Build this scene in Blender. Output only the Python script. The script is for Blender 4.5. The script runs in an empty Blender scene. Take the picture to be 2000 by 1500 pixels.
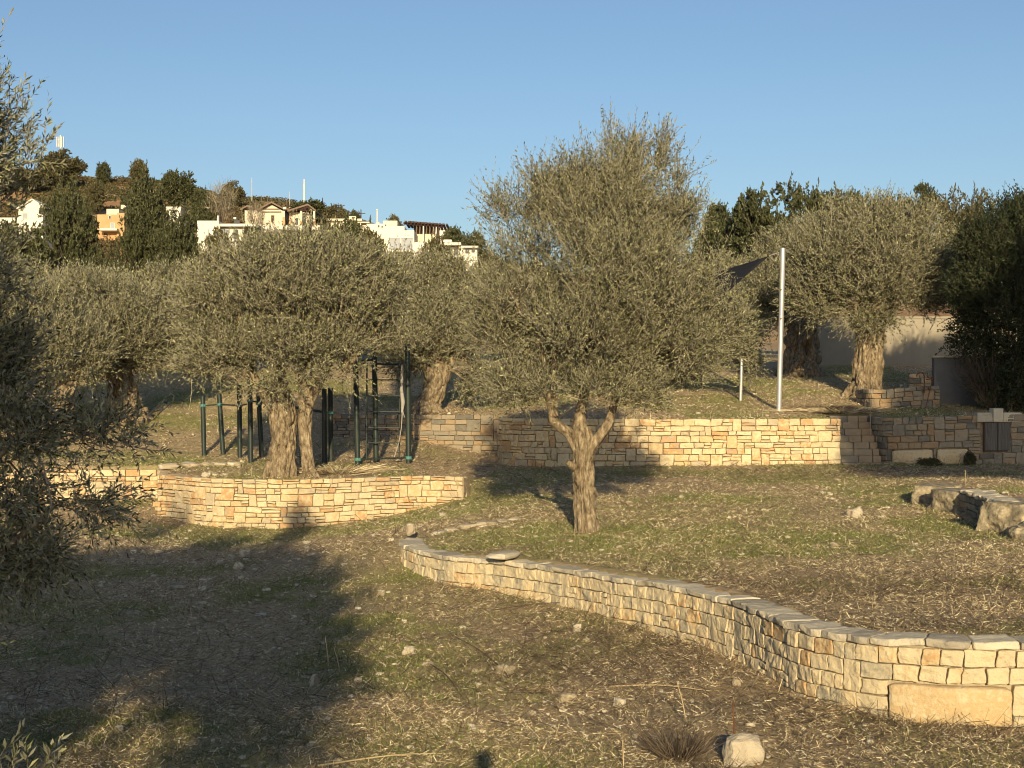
import bpy, math, numpy as np
from mathutils import Vector
# ------------------------------------------------------------------ camera, sky, sun
sc = bpy.context.scene
COL = sc.collection
F = 2700.0; EYE = 3.8                       # focal length in photo pixels, eye height over the lower ground
cam_d = bpy.data.cameras.new("camera"); cam = bpy.data.objects.new("camera", cam_d); COL.objects.link(cam)
cam.location = (0, 0, EYE); cam.rotation_euler = (math.radians(90), 0, 0)
cam_d.sensor_width = 36; cam_d.lens = F/2000*36; cam_d.clip_start = .05; cam_d.clip_end = 6000
sc.camera = cam
SUN = Vector((-.0204, 1, -.2704)).normalized()      # the way the light travels
EL = math.asin(-SUN.z)
w = bpy.data.worlds.new("World"); sc.world = w; w.use_nodes = True
nt = w.node_tree; nt.nodes.clear()
sky = nt.nodes.new("ShaderNodeTexSky"); sky.sky_type = 'NISHITA'; sky.sun_disc = False
sky.sun_elevation = EL; sky.sun_rotation = math.pi+.02; sky.altitude = 100; sky.air_density = 1.0; sky.dust_density = 1.6; sky.ozone_density = 2.8
bg = nt.nodes.new("ShaderNodeBackground"); bg.inputs[1].default_value = .092
wo = nt.nodes.new("ShaderNodeOutputWorld"); nt.links.new(sky.outputs[0], bg.inputs[0]); nt.links.new(bg.outputs[0], wo.inputs[0])
sl = bpy.data.lights.new("sun", 'SUN'); sl.energy = 4.8; sl.angle = math.radians(.5); sl.color = (1, .81, .49)
so = bpy.data.objects.new("sun", sl); COL.objects.link(so); so.rotation_euler = SUN.to_track_quat('-Z', 'Y').to_euler()
sc.view_settings.view_transform = 'Standard'; sc.view_settings.look = 'None'
sc.view_settings.exposure = 0.5; sc.view_settings.gamma = 1; sc.view_settings.use_curve_mapping = False
sc.cycles.filter_width = 1.0; sc.cycles.max_bounces = 6; sc.cycles.diffuse_bounces = 3; sc.cycles.transmission_bounces = 3; sc.cycles.transparent_max_bounces = 4

# ------------------------------------------------------------------ small maths
_T = np.random.RandomState(7).rand(64, 64, 64).astype(np.float32)
def noise(p):
    p = np.asarray(p, dtype=np.float64); i = np.floor(p).astype(int); f = p-i; f = f*f*(3-2*f); r = 0
    for a in (0, 1):
        for b in (0, 1):
            for c in (0, 1):
                wgt = (f[..., 0] if a else 1-f[..., 0])*(f[..., 1] if b else 1-f[..., 1])*(f[..., 2] if c else 1-f[..., 2])
                r = r+wgt*_T[(i[..., 0]+a) & 63, (i[..., 1]+b) & 63, (i[..., 2]+c) & 63]
    return r
def fbm(p, o=3):
    p = np.asarray(p, float); r = 0; a = .5
    for k in range(o): r = r+a*noise(p*2**k+17.3*k); a *= .5
    return r/(1-.5**o)
def sstep(a, b, x): t = np.clip((x-a)/(b-a), 0, 1); return t*t*(3-2*t)
def nrm(v): return v/np.maximum(np.linalg.norm(v, axis=-1, keepdims=True), 1e-9)
def W(px, py, Y): return np.array([(px-1000)/F*Y, Y, EYE-(py-750)/F*Y])        # the place a photo pixel shows at distance Y
def G(px, py, z): Y = (EYE-z)*F/(py-750); return ((px-1000)/F*Y, Y, z)
def inside(poly, x, y):
    r = np.zeros(x.shape, bool); n = len(poly)
    for i in range(n):
        x0, y0 = poly[i]; x1, y1 = poly[(i+1) % n]
        if y0 == y1: continue
        r ^= ((y0 > y) != (y1 > y)) & (x < (x1-x0)*(y-y0)/(y1-y0)+x0)
    return r
def catmull(P, n=8):
    P = np.asarray(P, float); Q = np.vstack([2*P[0]-P[1], P, 2*P[-1]-P[-2]]); out = []
    for i in range(1, len(Q)-2):
        t = np.linspace(0, 1, n, endpoint=False)[:, None]
        a, b, c, d = Q[i-1], Q[i], Q[i+1], Q[i+2]
        out.append(.5*((2*b)+(-a+c)*t+(2*a-5*b+4*c-d)*t*t+(-a+3*b-3*c+d)*t**3))
    return np.vstack(out+[P[-1:]])
def offset(P, d):
    P = np.asarray(P, float); t = nrm(np.gradient(P[:, :2], axis=0)); return P[:, :2]+np.stack([-t[:, 1], t[:, 0]], 1)*d

# ------------------------------------------------------------------ terrain
NEAR = [G(905, 1036, .66), G(845, 1043, .62), G(803, 1058, .5), G(787, 1080, .32), G(788, 1105, .15), G(822, 1123, .12), G(880, 1139, .1), G(960, 1152, .08), G(1100, 1182, .04), G(1200, 1212, .02),
        G(1290, 1238, 0), G(1400, 1272, 0), G(1470, 1304, 0), G(1540, 1345, 0), G(1600, 1370, 0), G(1700, 1393, 0), G(1800, 1405, 0), G(1900, 1412, 0), G(2100, 1415, 0), G(2500, 1415, 0)]
NEAR_W = NEAR[2:]
PLANT = [(-10.7, 41.6, .4), (-10.05, 39.6, .3), (-9.75, 38.2, .2), G(328, 1012, .1), G(420, 1029, .0), G(560, 1032, 0), G(700, 1018, .12), G(800, 1000, .3), G(850, 989, .45), G(905, 976, .66)]
LEFTW = [(-30, 43.5, .6), (-22, 42.5, .5), G(0, 976, .4), G(100, 977, .37), G(200, 979, .35), (-10.4, 41.0, .4)]
WALLA = [(-7.6, 54.5), (-6.7, 51), (-6.3, 48.4), (-6.05, 47.9), (-4.5, 47.6), (-2.5, 47.3), (-1, 47), (.3, 46.8)]
WALLB = [(.1, 46.6), (-.3, 45.2), (-.42, 44.2), (-.2, 43.4), (.5, 42.8), (1.7, 42.3), (3.2, 42), (4.8, 41.9), (6.5, 42), (8, 42.2), (10.1, 42.5)]
WALLC = [(11.35, 44.6), (11.4, 43.4), (11.7, 42.7), (12.5, 42.35), (14, 42.15), (16, 42), (19, 41.9), (24, 41.9)]
def tps(ctrl):
    C = np.array(ctrl, float); n = len(C); d = np.linalg.norm(C[:, None, :2]-C[None, :, :2], axis=2)
    K = np.where(d > 0, d*d*np.log(d+1e-12), 0)+np.eye(n)*2.0
    A = np.zeros((n+3, n+3)); A[:n, :n] = K; A[:n, n] = 1; A[:n, n+1:] = C[:, :2]; A[n, :n] = 1; A[n+1:, :n] = C[:, :2].T
    s = np.linalg.solve(A, np.r_[C[:, 2], 0, 0, 0])
    def f(x, y):
        r = s[n]+s[n+1]*x+s[n+2]*y
        for i in range(n):
            d2 = (x-C[i, 0])**2+(y-C[i, 1])**2; r = r+s[i]*.5*d2*np.log(d2+1e-12)
        return r
    return f
shared = [G(845, 1043, .62), G(1005, 1015, .8), G(920, 960, .85), G(940, 930, 1.08), G(975, 905, 1.28)]
fL = tps([G(a, 1500, 0) for a in (-300, 500, 1200, 2400)]+[(-14, 20, 0), (14, 12, 0), (0, 10, 0), (-12, 30, .05), (-20, 35, .2), G(560, 1100, 0)]
         + NEAR_W[2:-1]+shared+PLANT[1:]+LEFTW[:-1]+[G(960, 882, 1.48), (-3, 46, 1.5), G(915, 968, .72), (6, 46, 1.5)])
fB = tps(shared+[G(1145, 1035, .88), G(1300, 912, 1.3), G(1600, 908, 1.32), G(1720, 905, 1.35), G(2000, 905, 1.35), G(2400, 905, 1.35), G(1500, 1000, 1.03), G(1795, 985, 1.0),
         G(1970, 1060, .86), G(1870, 1016, .89), G(830, 1075, .56), G(1000, 1100, .64), G(1200, 1120, .72), G(1500, 1195, .8), G(1800, 1235, .88), G(2000, 1245, .9), G(2400, 1245, .9), G(1700, 1130, .9), (12, 33, 1.2), G(2300, 1100, 1.0)])
NEARi = offset(catmull(NEAR), .16); PLANTi = offset(catmull(PLANT), .2); LEFTi = offset(catmull(LEFTW), .2)
polyB = [tuple(p) for p in NEARi]+[(30, 15), (30, 43), (-.4, 43.8), (-.3, 36), (.05, 31)]
polyP = [tuple(p) for p in LEFTi]+[tuple(p) for p in PLANTi]+[(-1.3, 60), (-60, 60), (-60, 44)]
WAi, WBi, WCi = offset(catmull(WALLA), .2), offset(catmull(WALLB), .2), offset(catmull(WALLC), .2)
polyU = [tuple(p) for p in WAi]+[tuple(p) for p in WBi[4:]]+[(9.95, 44.6), (11.5, 44.6)]+[tuple(p) for p in WCi[2:]]+[(60, 42), (60, 90), (-7.2, 90), (-7.2, 60)]
ROCK = [G(1795, 985, 1.0), G(1850, 1006, .9), G(1900, 1026, .88), G(1950, 1050, .86), G(2010, 1075, .85)]
ROCKi = [(a+.25, b+.3) for a, b, c in ROCK]
polyR = [(ROCKi[0][0]-.05, 35.5)]+ROCKi+[(22, 23), (22, 41), (14, 41)]
RIDGE = np.array([(-1200, 300), (-300, 322), (0, 330), (160, 342), (250, 352), (330, 362), (400, 372), (500, 388), (600, 402), (700, 428), (760, 446), (850, 474), (950, 505), (1100, 540), (1400, 570), (2400, 590), (4000, 600)], float)
def hill(x, y):
    px = 1000+x/np.maximum(y, 20)*F
    zr = EYE+(750-np.interp(px, RIDGE[:, 0], RIDGE[:, 1]))/F*335
    t = np.clip((y-62)/273, 0, 1.0)
    z = 4.6+(zr-4.6)*t**1.45
    z = z-np.maximum(y-345, 0)*.2*np.exp(-np.maximum(y-345, 0)/900)*.35
    return z+(fbm(np.stack([x/14, y/14, 0*x], -1))-.5)*2.6*sstep(80, 160, y)
def H(x, y, rough=True):
    x = np.asarray(x, float); y = np.asarray(y, float); x, y = np.broadcast_arrays(x, y)
    xc, yc = np.clip(x, -28, 28), np.clip(y, 9, 50)
    z = fL(xc, yc)
    z = np.where(inside(polyB, x, y), fB(xc, yc), z)
    m = inside(polyR, x, y)*sstep(ROCKi[0][0]-.3, ROCKi[0][0]+1.2, x); z = z+(1.42-z)*m*(1-sstep(34, 38, y))
    P = 1.24+.03*(y-37)+.115*np.maximum(y-44.5, 0)
    P = P-.6*sstep(-13, -18, x)*(1-sstep(42, 46, y))*0
    wp = inside(polyP, x, y)*(1-sstep(-3.4, -1.3, x))
    z = z+(P-z)*wp
    U = 2.7+.1*np.maximum(y-43.3-4.9*(1-sstep(-1.5, 3.5, x)), 0)
    U2 = P+(U-P)*sstep(-13, -6, x)
    z = np.where(inside(polyU, x, y), U, z)
    z = np.where(y > 54, U2, z)
    z = np.where((y > 46.5) & (y <= 54) & ~inside(polyU, x, y) & ~inside(polyP, x, y) & (x < -6.3), P, z)
    b = sstep(60, 75, y); z = z*(1-b)+hill(x, np.maximum(y, 60))*b
    z = np.where(y < 9, fL(xc, np.full_like(yc, 9))*0, z)
    c = 1-sstep(3, 8, y); z = z+(2.2-z)*c
    if rough: z = z+(fbm(np.stack([x*1.3, y*1.3, 0*x+3], -1))-.5)*.09+(noise(np.stack([x*5, y*5, 0*x+9], -1))-.5)*.025
    return z
def hit(px, py, y0=9.0, y1=420.0):
    Y = np.arange(y0, y1, .05); X = (px-1000)/F*Y; Z = EYE-(py-750)/F*Y
    k = np.argmax(Z <= H(X, Y, False))
    if k == 0: k = len(Y)-1
    return float(X[k]), float(Y[k]), float(H(X[k], Y[k], False))
def hz(x, y): return float(H(np.array([x]), np.array([y]))[0])

# ------------------------------------------------------------------ materials
def mat(name, ramp=None, scale=3.0, rough=.85, island=False, bump=0, bscale=20, stretch=(1, 1, 1), metal=0, mott=.25, obj=True, spec=.3, translucent=0, back=None, attr=None):
    m = bpy.data.materials.new(name); m.use_nodes = True; t = m.node_tree; N = t.nodes; L = t.links
    b = N["Principled BSDF"]; b.inputs["Roughness"].default_value = rough; b.inputs["Metallic"].default_value = metal
    b.inputs["Specular IOR Level"].default_value = spec
    tc = N.new("ShaderNodeTexCoord"); mp = N.new("ShaderNodeMapping"); mp.inputs["Scale"].default_value = stretch
    L.new(tc.outputs["Object"], mp.inputs[0])
    nz = N.new("ShaderNodeTexNoise"); nz.inputs["Scale"].default_value = scale; nz.inputs["Detail"].default_value = 6; nz.inputs["Roughness"].default_value = .65
    L.new(mp.outputs[0], nz.inputs["Vector"])
    r = N.new("ShaderNodeValToRGB"); e = r.color_ramp.elements
    for i, (p, c) in enumerate(ramp):
        k = e[i] if i < 2 else e.new(p)
        k.position = p; k.color = (*c, 1)
    col = r.outputs[0]
    if island:
        g = N.new("ShaderNodeNewGeometry")
        ma = N.new("ShaderNodeMath"); ma.operation = 'MULTIPLY_ADD'; ma.inputs[1].default_value = mott; L.new(nz.outputs[0], ma.inputs[0])
        mb = N.new("ShaderNodeMath"); mb.operation = 'MULTIPLY_ADD'; mb.inputs[1].default_value = 1-mott*.6; mb.inputs[2].default_value = -mott*.2
        L.new(g.outputs["Random Per Island"], mb.inputs[0]); L.new(mb.outputs[0], ma.inputs[2]); L.new(ma.outputs[0], r.inputs[0])
    else:
        mr = N.new("ShaderNodeMapRange"); mr.inputs[1].default_value = .3; mr.inputs[2].default_value = .7
        L.new(nz.outputs[0], mr.inputs[0]); L.new(mr.outputs[0], r.inputs[0])
    if back:
        g2 = N.new("ShaderNodeNewGeometry"); mx = N.new("ShaderNodeMix"); mx.data_type = 'RGBA'
        L.new(g2.outputs["Backfacing"], mx.inputs[0]); L.new(col, mx.inputs[6]); mx.inputs[7].default_value = (*back, 1); col = mx.outputs[2]
    L.new(col, b.inputs["Base Color"])
    if bump:
        n2 = N.new("ShaderNodeTexNoise"); n2.inputs["Scale"].default_value = bscale; n2.inputs["Detail"].default_value = 8; n2.inputs["Roughness"].default_value = .7
        L.new(mp.outputs[0], n2.inputs["Vector"]); bp = N.new("ShaderNodeBump"); bp.inputs["Strength"].default_value = bump; bp.inputs["Distance"].default_value = .05
        L.new(n2.outputs[0], bp.inputs["Height"]); L.new(bp.outputs[0], b.inputs["Normal"])
    if translucent:
        tr = N.new("ShaderNodeBsdfTranslucent"); L.new(col, tr.inputs[0]); ms = N.new("ShaderNodeMixShader"); ms.inputs[0].default_value = translucent
        L.new(b.outputs[0], ms.inputs[1]); L.new(tr.outputs[0], ms.inputs[2]); L.new(ms.outputs[0], N["Material Output"].inputs[0])
    return m
def flat(name, c, rough=.6, metal=0, var=.12, sc_=4): return mat(name, [(0, tuple(x*(1-var) for x in c)), (1, tuple(min(1, x*(1+var)) for x in c))], scale=sc_, rough=rough, metal=metal)
M = {}
M['leaf'] = mat('olive_leaf', [(0, (.012, .018, .007)), (.3, (.056, .066, .025)), (.6, (.165, .172, .07)), (.85, (.29, .285, .13)), (1, (.52, .5, .3))], island=True, rough=.5, mott=.1, translucent=.12, back=(.225, .215, .15), spec=.4)
M['leaf_dark'] = mat('dark_leaf', [(0, (.018, .024, .01)), (.6, (.05, .058, .022)), (1, (.115, .115, .045))], island=True, rough=.6, mott=.1, translucent=.1)
M['leaf_shade'] = mat('shaded_leaf', [(0, (.01, .018, .007)), (.6, (.024, .036, .012)), (1, (.055, .066, .024))], island=True, rough=.6, mott=.1, translucent=.1)  # shade over the right edge tree put into the leaf colour
M['leaf_mid'] = mat('bushy_leaf', [(0, (.03, .03, .013)), (.6, (.082, .076, .033)), (1, (.17, .145, .07))], island=True, rough=.6, mott=.1, translucent=.1)
M['leaf_brown'] = mat('scrub_leaf', [(0, (.05, .04, .018)), (.6, (.1, .08, .035)), (1, (.17, .12, .06))], island=True, rough=.7, mott=.1, translucent=.1)
M['twig'] = mat('olive_twig', [(0, (.06, .048, .032)), (.5, (.15, .125, .085)), (1, (.46, .41, .3))], island=True, rough=.8, mott=.15)
M['bark'] = mat('olive_bark', [(0, (.025, .018, .012)), (.22, (.12, .088, .055)), (.6, (.25, .195, .125)), (1, (.42, .345, .24))], scale=8, rough=.95, bump=1.0, bscale=12, stretch=(1.5, 1.5, .65))
M['bark_dark'] = mat('dark_bark', [(0, (.05, .04, .03)), (1, (.13, .1, .07))], scale=6, rough=.95, bump=.8, stretch=(1.5, 1.5, .4))
M['stone'] = mat('limestone_block', [(0, (.2, .18, .15)), (.12, (.38, .32, .23)), (.3, (.5, .4, .25)), (.45, (.6, .5, .33)), (.56, (.5, .36, .19)), (.66, (.57, .47, .3)), (.78, (.46, .27, .12)), (.88, (.36, .32, .26)), (1, (.42, .22, .09))], scale=7, island=True, mott=.6, rough=.92, bump=.7, bscale=16)
M['stone_grey'] = mat('grey_limestone_block', [(0, (.16, .145, .12)), (.16, (.28, .25, .19)), (.26, (.4, .35, .25)), (.34, (.52, .43, .28)), (.58, (.58, .48, .31)), (.7, (.56, .43, .25)), (.8, (.46, .3, .15)), (1, (.44, .22, .08))], scale=8, island=True, mott=.8, rough=.92, bump=.8, bscale=14)
M['stone_shade'] = mat('shaded_limestone_block', [(0, (.09, .085, .075)), (.3, (.19, .17, .135)), (.55, (.29, .245, .18)), (.8, (.31, .22, .13)), (1, (.29, .16, .08))], scale=5, island=True, mott=.5, rough=.92, bump=.7, bscale=14)  # limestone with the shade on the shaded walls and steps put into its colour
M['coping'] = mat('coping_stone', [(0, (.24, .21, .17)), (.3, (.42, .37, .28)), (.6, (.58, .51, .38)), (1, (.62, .52, .35))], scale=9, island=True, mott=.5, rough=.92, bump=.8, bscale=14)
M['mortar'] = mat('mortar', [(0, (.13, .1, .065)), (1, (.33, .26, .17))], scale=9, rough=.95, bump=.8, bscale=30)
M['mortar_pale'] = mat('pale_mortar', [(0, (.3, .25, .17)), (1, (.55, .47, .33))], scale=9, rough=.95, bump=.8, bscale=30)
M['rock'] = mat('rough_limestone', [(0, (.08, .07, .055)), (.35, (.2, .17, .12)), (.7, (.36, .3, .2)), (1, (.52, .45, .32))], scale=5, rough=.95, bump=1, bscale=8)
M['pebble'] = mat('loose_stone', [(0, (.3, .24, .16)), (.5, (.5, .43, .32)), (1, (.66, .6, .48))], scale=9, island=True, mott=.4, rough=.92, bump=.7, bscale=30)
M['straw'] = mat('dry_straw', [(0, (.06, .042, .025)), (.35, (.19, .14, .08)), (.62, (.44, .345, .2)), (1, (.8, .71, .5))], island=True, rough=.8, mott=.1)
M['stick'] = mat('dead_twig', [(0, (.03, .022, .015)), (.6, (.09, .065, .045)), (1, (.24, .18, .12))], island=True, rough=.9, mott=.1)
M['grass'] = mat('grass_blade', [(0, (.075, .1, .025)), (.5, (.16, .195, .05)), (.8, (.25, .26, .085)), (1, (.4, .35, .18))], island=True, rough=.6, mott=.1, translucent=.2)
M['post'] = flat('dark_green_painted_steel', (.022, .032, .03), .38)
M['clamp'] = flat('teal_clamp', (.07, .2, .18), .6)
M['steel'] = mat('brushed_steel', [(0, (.4, .4, .39)), (1, (.5, .49, .47))], scale=2, rough=.4, metal=.5)
M['grey_paint'] = flat('grey_paint', (.45, .44, .42), .6)
M['shade'] = flat('black_shade_cloth', (.012, .011, .012), .8)
M['strap'] = flat('grey_strap', (.3, .28, .25), .8)
M['beige'] = mat('beige_plaster', [(0, (.25, .22, .17)), (1, (.3, .265, .205))], scale=1.2, rough=.9, bump=.2, bscale=40)
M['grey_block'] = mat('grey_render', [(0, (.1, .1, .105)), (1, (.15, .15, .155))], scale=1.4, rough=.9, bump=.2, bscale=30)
M['white'] = mat('white_render', [(0, (.55, .52, .46)), (1, (.64, .61, .55))], scale=.5, rough=.85)
M['cream'] = mat('cream_render', [(0, (.52, .45, .35)), (1, (.6, .54, .44))], scale=.5, rough=.85)
M['orange'] = mat('orange_render', [(0, (.42, .24, .12)), (1, (.52, .32, .17))], scale=.5, rough=.85)
M['roof'] = mat('brown_roof_tile', [(0, (.12, .085, .065)), (1, (.22, .165, .125))], scale=2, rough=.9, stretch=(6, 1, 1))
M['dark_wood'] = flat('dark_timber', (.06, .035, .028), .7)
M['grey_wood'] = mat('weathered_grey_wood', [(0, (.06, .055, .05)), (1, (.17, .155, .14))], scale=6, rough=.9, stretch=(8, 8, .4))
M['glass'] = flat('window_glass', (.04, .045, .05), .15)
M['shutter'] = mat('grey_shutter', [(0, (.24, .26, .29)), (1, (.33, .35, .38))], scale=3, rough=.6, stretch=(.3, .3, 12))
M['rust'] = mat('rusty_steel', [(0, (.07, .025, .012)), (1, (.2, .08, .035))], scale=20, rough=.9)
M['cloth'] = flat('dark_cloth', (.05, .06, .09), .9); M['skin'] = flat('skin', (.42, .26, .18), .6); M['hair'] = flat('dark_hair', (.03, .02, .015), .7)

# ------------------------------------------------------------------ mesh helpers
def build(name, parts, mats, parent=None, smooth=False, loc=(0, 0, 0)):
    """parts: list of (V, F, material index); V in world space, loc = where the owner stands"""
    Vs, flat_idx, sizes, mi, off = [], [], [], [], 0
    for V, Fc, k in parts:
        V = np.asarray(V, np.float32).reshape(-1, 3); Fc = np.asarray(Fc, np.int32)
        if len(Fc) == 0: continue
        Vs.append(V); flat_idx.append((Fc+off).ravel()); sizes.append(np.full(len(Fc), Fc.shape[1], np.int32)); mi.append(np.full(len(Fc), k, np.int32)); off += len(V)
    V = np.vstack(Vs)-np.asarray(loc, np.float32); idx = np.concatenate(flat_idx); sz = np.concatenate(sizes); mi = np.concatenate(mi)
    me = bpy.data.meshes.new(name)
    me.vertices.add(len(V)); me.vertices.foreach_set('co', V.astype(np.float32).ravel())
    me.loops.add(len(idx)); me.loops.foreach_set('vertex_index', idx)
    me.polygons.add(len(sz)); me.polygons.foreach_set('loop_start', np.r_[0, np.cumsum(sz)[:-1]].astype(np.int32)); me.polygons.foreach_set('material_index', mi)
    me.polygons.foreach_set('use_smooth', np.full(len(sz), smooth, bool))
    for m in (mats if isinstance(mats, (list, tuple)) else [mats]): me.materials.append(m)
    me.update(calc_edges=True)
    o = bpy.data.objects.new(name, me); COL.objects.link(o)
    if parent is not None: o.parent = parent
    else: o.location = loc
    return o
def tag(o, label, cat, group=None, kind=None):
    o['label'] = label; o['category'] = cat
    if group: o['group'] = group
    if kind: o['kind'] = kind
    return o
def thing(name, label, cat, loc, group=None):
    o = bpy.data.objects.new(name, None); COL.objects.link(o); o.location = loc; o.empty_display_size = .3
    return tag(o, label, cat, group)
def structure(name, parts, mats, smooth=False, label=None):
    o = build(name, parts, mats, smooth=smooth); o['kind'] = 'structure'; o['label'] = label or name; o['category'] = name.split('_')[0]; return o
BOXF = np.array([(0, 1, 3, 2), (4, 6, 7, 5), (0, 4, 5, 1), (2, 3, 7, 6), (0, 2, 6, 4), (1, 5, 7, 3)])
def box(x0, y0, z0, x1, y1, z1, k=0):
    return (np.array([(x, y, z) for x in (x0, x1) for y in (y0, y1) for z in (z0, z1)]), BOXF, k)
def tube(path, rad, sides=8, k=0, amp=0, f=3.0, zf=.6, seed=0, cap=True, fiss=0):
    P = np.asarray(path, float); R = np.broadcast_to(np.asarray(rad, float), (len(P),)).copy()
    T = nrm(np.gradient(P, axis=0)); a = np.array([1., 0, 0]) if abs(T[0][0]) < .8 else np.array([0, 1., 0])
    A = []
    for t in T: a = a-t*np.dot(a, t); a = a/np.linalg.norm(a); A.append(a)
    A = np.array(A); B = np.cross(T, A); th = np.linspace(0, 2*math.pi, sides, endpoint=False)
    c, s = np.cos(th), np.sin(th)
    L = np.r_[0, np.cumsum(np.linalg.norm(np.diff(P, axis=0), axis=1))]
    rr = np.ones((len(P), sides))
    if amp:
        q = np.stack([np.broadcast_to(c*f, rr.shape), np.broadcast_to(s*f, rr.shape), np.broadcast_to(L[:, None]*zf, rr.shape)], -1)+seed*5.1
        rr = 1+amp*2*(fbm(q, 4)-.5)
        if fiss: n2 = np.abs(noise(q*np.array([1.6, 1.6, .8])+31)-.5)*2; rr = rr-fiss*np.exp(-(n2/.12)**2)
    V = P[:, None]+(A[:, None]*c[None, :, None]+B[:, None]*s[None, :, None])*(R[:, None]*rr)[..., None]
    n, m = len(P), sides; i = np.arange(n-1)[:, None]*m; j = np.arange(m)[None]; j2 = (j+1) % m
    Fc = np.stack([i+j, i+j2, i+m+j2, i+m+j], -1).reshape(-1, 4); V = V.reshape(-1, 3)
    if cap:
        V = np.vstack([V, P[:1], P[-1:]]); q = np.arange(m); q2 = (q+1) % m
        F2 = np.vstack([np.stack([q2, q, q*0+n*m, q*0+n*m], 1), np.stack([(n-1)*m+q, (n-1)*m+q2, q*0+n*m+1, q*0+n*m+1], 1)])
        return [(V, Fc, k), (V, F2[:, :3], k)]
    return [(V, Fc, k)]
def rod(a, b, r, sides=10, k=0): return tube([a, b], [r, r], sides, k)
def ico(c, r, seed, amp=.3, n=2, k=0, fl=.8, sq=.6, flat=9):
    """a lump of stone: a subdivided cube pushed to a sphere, then roughened with facets"""
    g = np.linspace(-1, 1, n*2+1); V = []; Fc = []
    for ax in range(3):
        for sg in (-1, 1):
            o = len(V); u, v = np.meshgrid(g, g, indexing='ij'); q = np.zeros(u.shape+(3,)); q[..., ax] = sg; q[..., (ax+1) % 3] = u; q[..., (ax+2) % 3] = v
            V += list(q.reshape(-1, 3)); m = len(g)
            for i in range(m-1):
                for j in range(m-1):
                    f4 = (o+i*m+j, o+(i+1)*m+j, o+(i+1)*m+j+1, o+i*m+j+1); Fc.append(f4 if sg > 0 else f4[::-1])
    V = np.array(V); V = V/np.linalg.norm(V, axis=1, keepdims=True)**sq
    d = 1+amp*2*(noise(V*1.3+seed*7.7)-.5)+amp*.8*(noise(V*3.1+seed*3.3)-.5)+amp*.35*(noise(V*8+seed)-.5)
    V = V*d[:, None]; V[:, 2] = np.where(V[:, 2] > flat, flat+(V[:, 2]-flat)*.15, V[:, 2]); V = V*np.asarray(r)*np.array([1, 1, fl]); ang = seed*2.3
    V[:, :2] = V[:, :2]@np.array([[math.cos(ang), -math.sin(ang)], [math.sin(ang), math.cos(ang)]])
    return (V+np.asarray(c), np.array(Fc), k)

# ------------------------------------------------------------------ ground
def grid(xs, ys):
    X, Y = np.meshgrid(xs, ys, indexing='ij'); Z = H(X, Y); n, m = X.shape
    i = np.arange(n-1)[:, None]*m; j = np.arange(m-1)[None]
    return np.stack([X, Y, Z], -1).reshape(-1, 3), np.stack([i+j, i+m+j, i+m+j+1, i+j+1], -1).reshape(-1, 4)
def axis(segs):
    o = []
    for a, b, st in segs: o.append(np.arange(a, b-1e-6, st))
    return np.concatenate(o+[[segs[-1][1]]])
def gm():
    m = bpy.data.materials.new('dry_soil_and_grass'); m.use_nodes = True; t = m.node_tree; N = t.nodes; L = t.links; b = N["Principled BSDF"]
    b.inputs["Roughness"].default_value = .95; b.inputs["Specular IOR Level"].default_value = .15
    tc = N.new("ShaderNodeTexCoord")
    def nz(s, d=6, rr=.65):
        n = N.new("ShaderNodeTexNoise"); n.inputs["Scale"].default_value = s; n.inputs["Detail"].default_value = d; n.inputs["Roughness"].default_value = rr; L.new(tc.outputs["Object"], n.inputs["Vector"]); return n.outputs[0]
    def ramp(f, el):
        r = N.new("ShaderNodeValToRGB"); L.new(f, r.inputs[0]); e = r.color_ramp.elements
        for i, (p, c) in enumerate(el):
            k = e[i] if i < 2 else e.new(p)
            k.position = p; k.color = (*c, 1)
        return r.outputs[0]
    def mix(f, a, b_):
        x = N.new("ShaderNodeMix"); x.data_type = 'RGBA'; L.new(f, x.inputs[0]); L.new(a, x.inputs[6]); L.new(b_, x.inputs[7]); return x.outputs[2]
    soil = ramp(nz(9, 9, .75), [(.3, (.2, .135, .078)), (.44, (.37, .265, .155)), (.58, (.48, .37, .23)), (.72, (.6, .5, .34))])
    green = ramp(nz(14, 8, .75), [(.3, (.12, .13, .042)), (.5, (.25, .25, .085)), (.7, (.4, .35, .18))])
    at = N.new("ShaderNodeAttribute"); at.attribute_name = 'cover'; sp = N.new("ShaderNodeSeparateColor"); L.new(at.outputs["Color"], sp.inputs[0])
    c1 = mix(sp.outputs[0], soil, green)
    red = ramp(nz(.5, 8, .7), [(.3, (.2, .12, .06)), (.5, (.33, .19, .09)), (.7, (.42, .3, .18))])
    c2 = mix(sp.outputs[1], c1, red); L.new(c2, b.inputs["Base Color"])
    bp = N.new("ShaderNodeBump"); bp.inputs["Strength"].default_value = .9; bp.inputs["Distance"].default_value = .06; L.new(nz(22, 10, .8), bp.inputs["Height"]); L.new(bp.outputs[0], b.inputs["Normal"])
    return m
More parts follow.
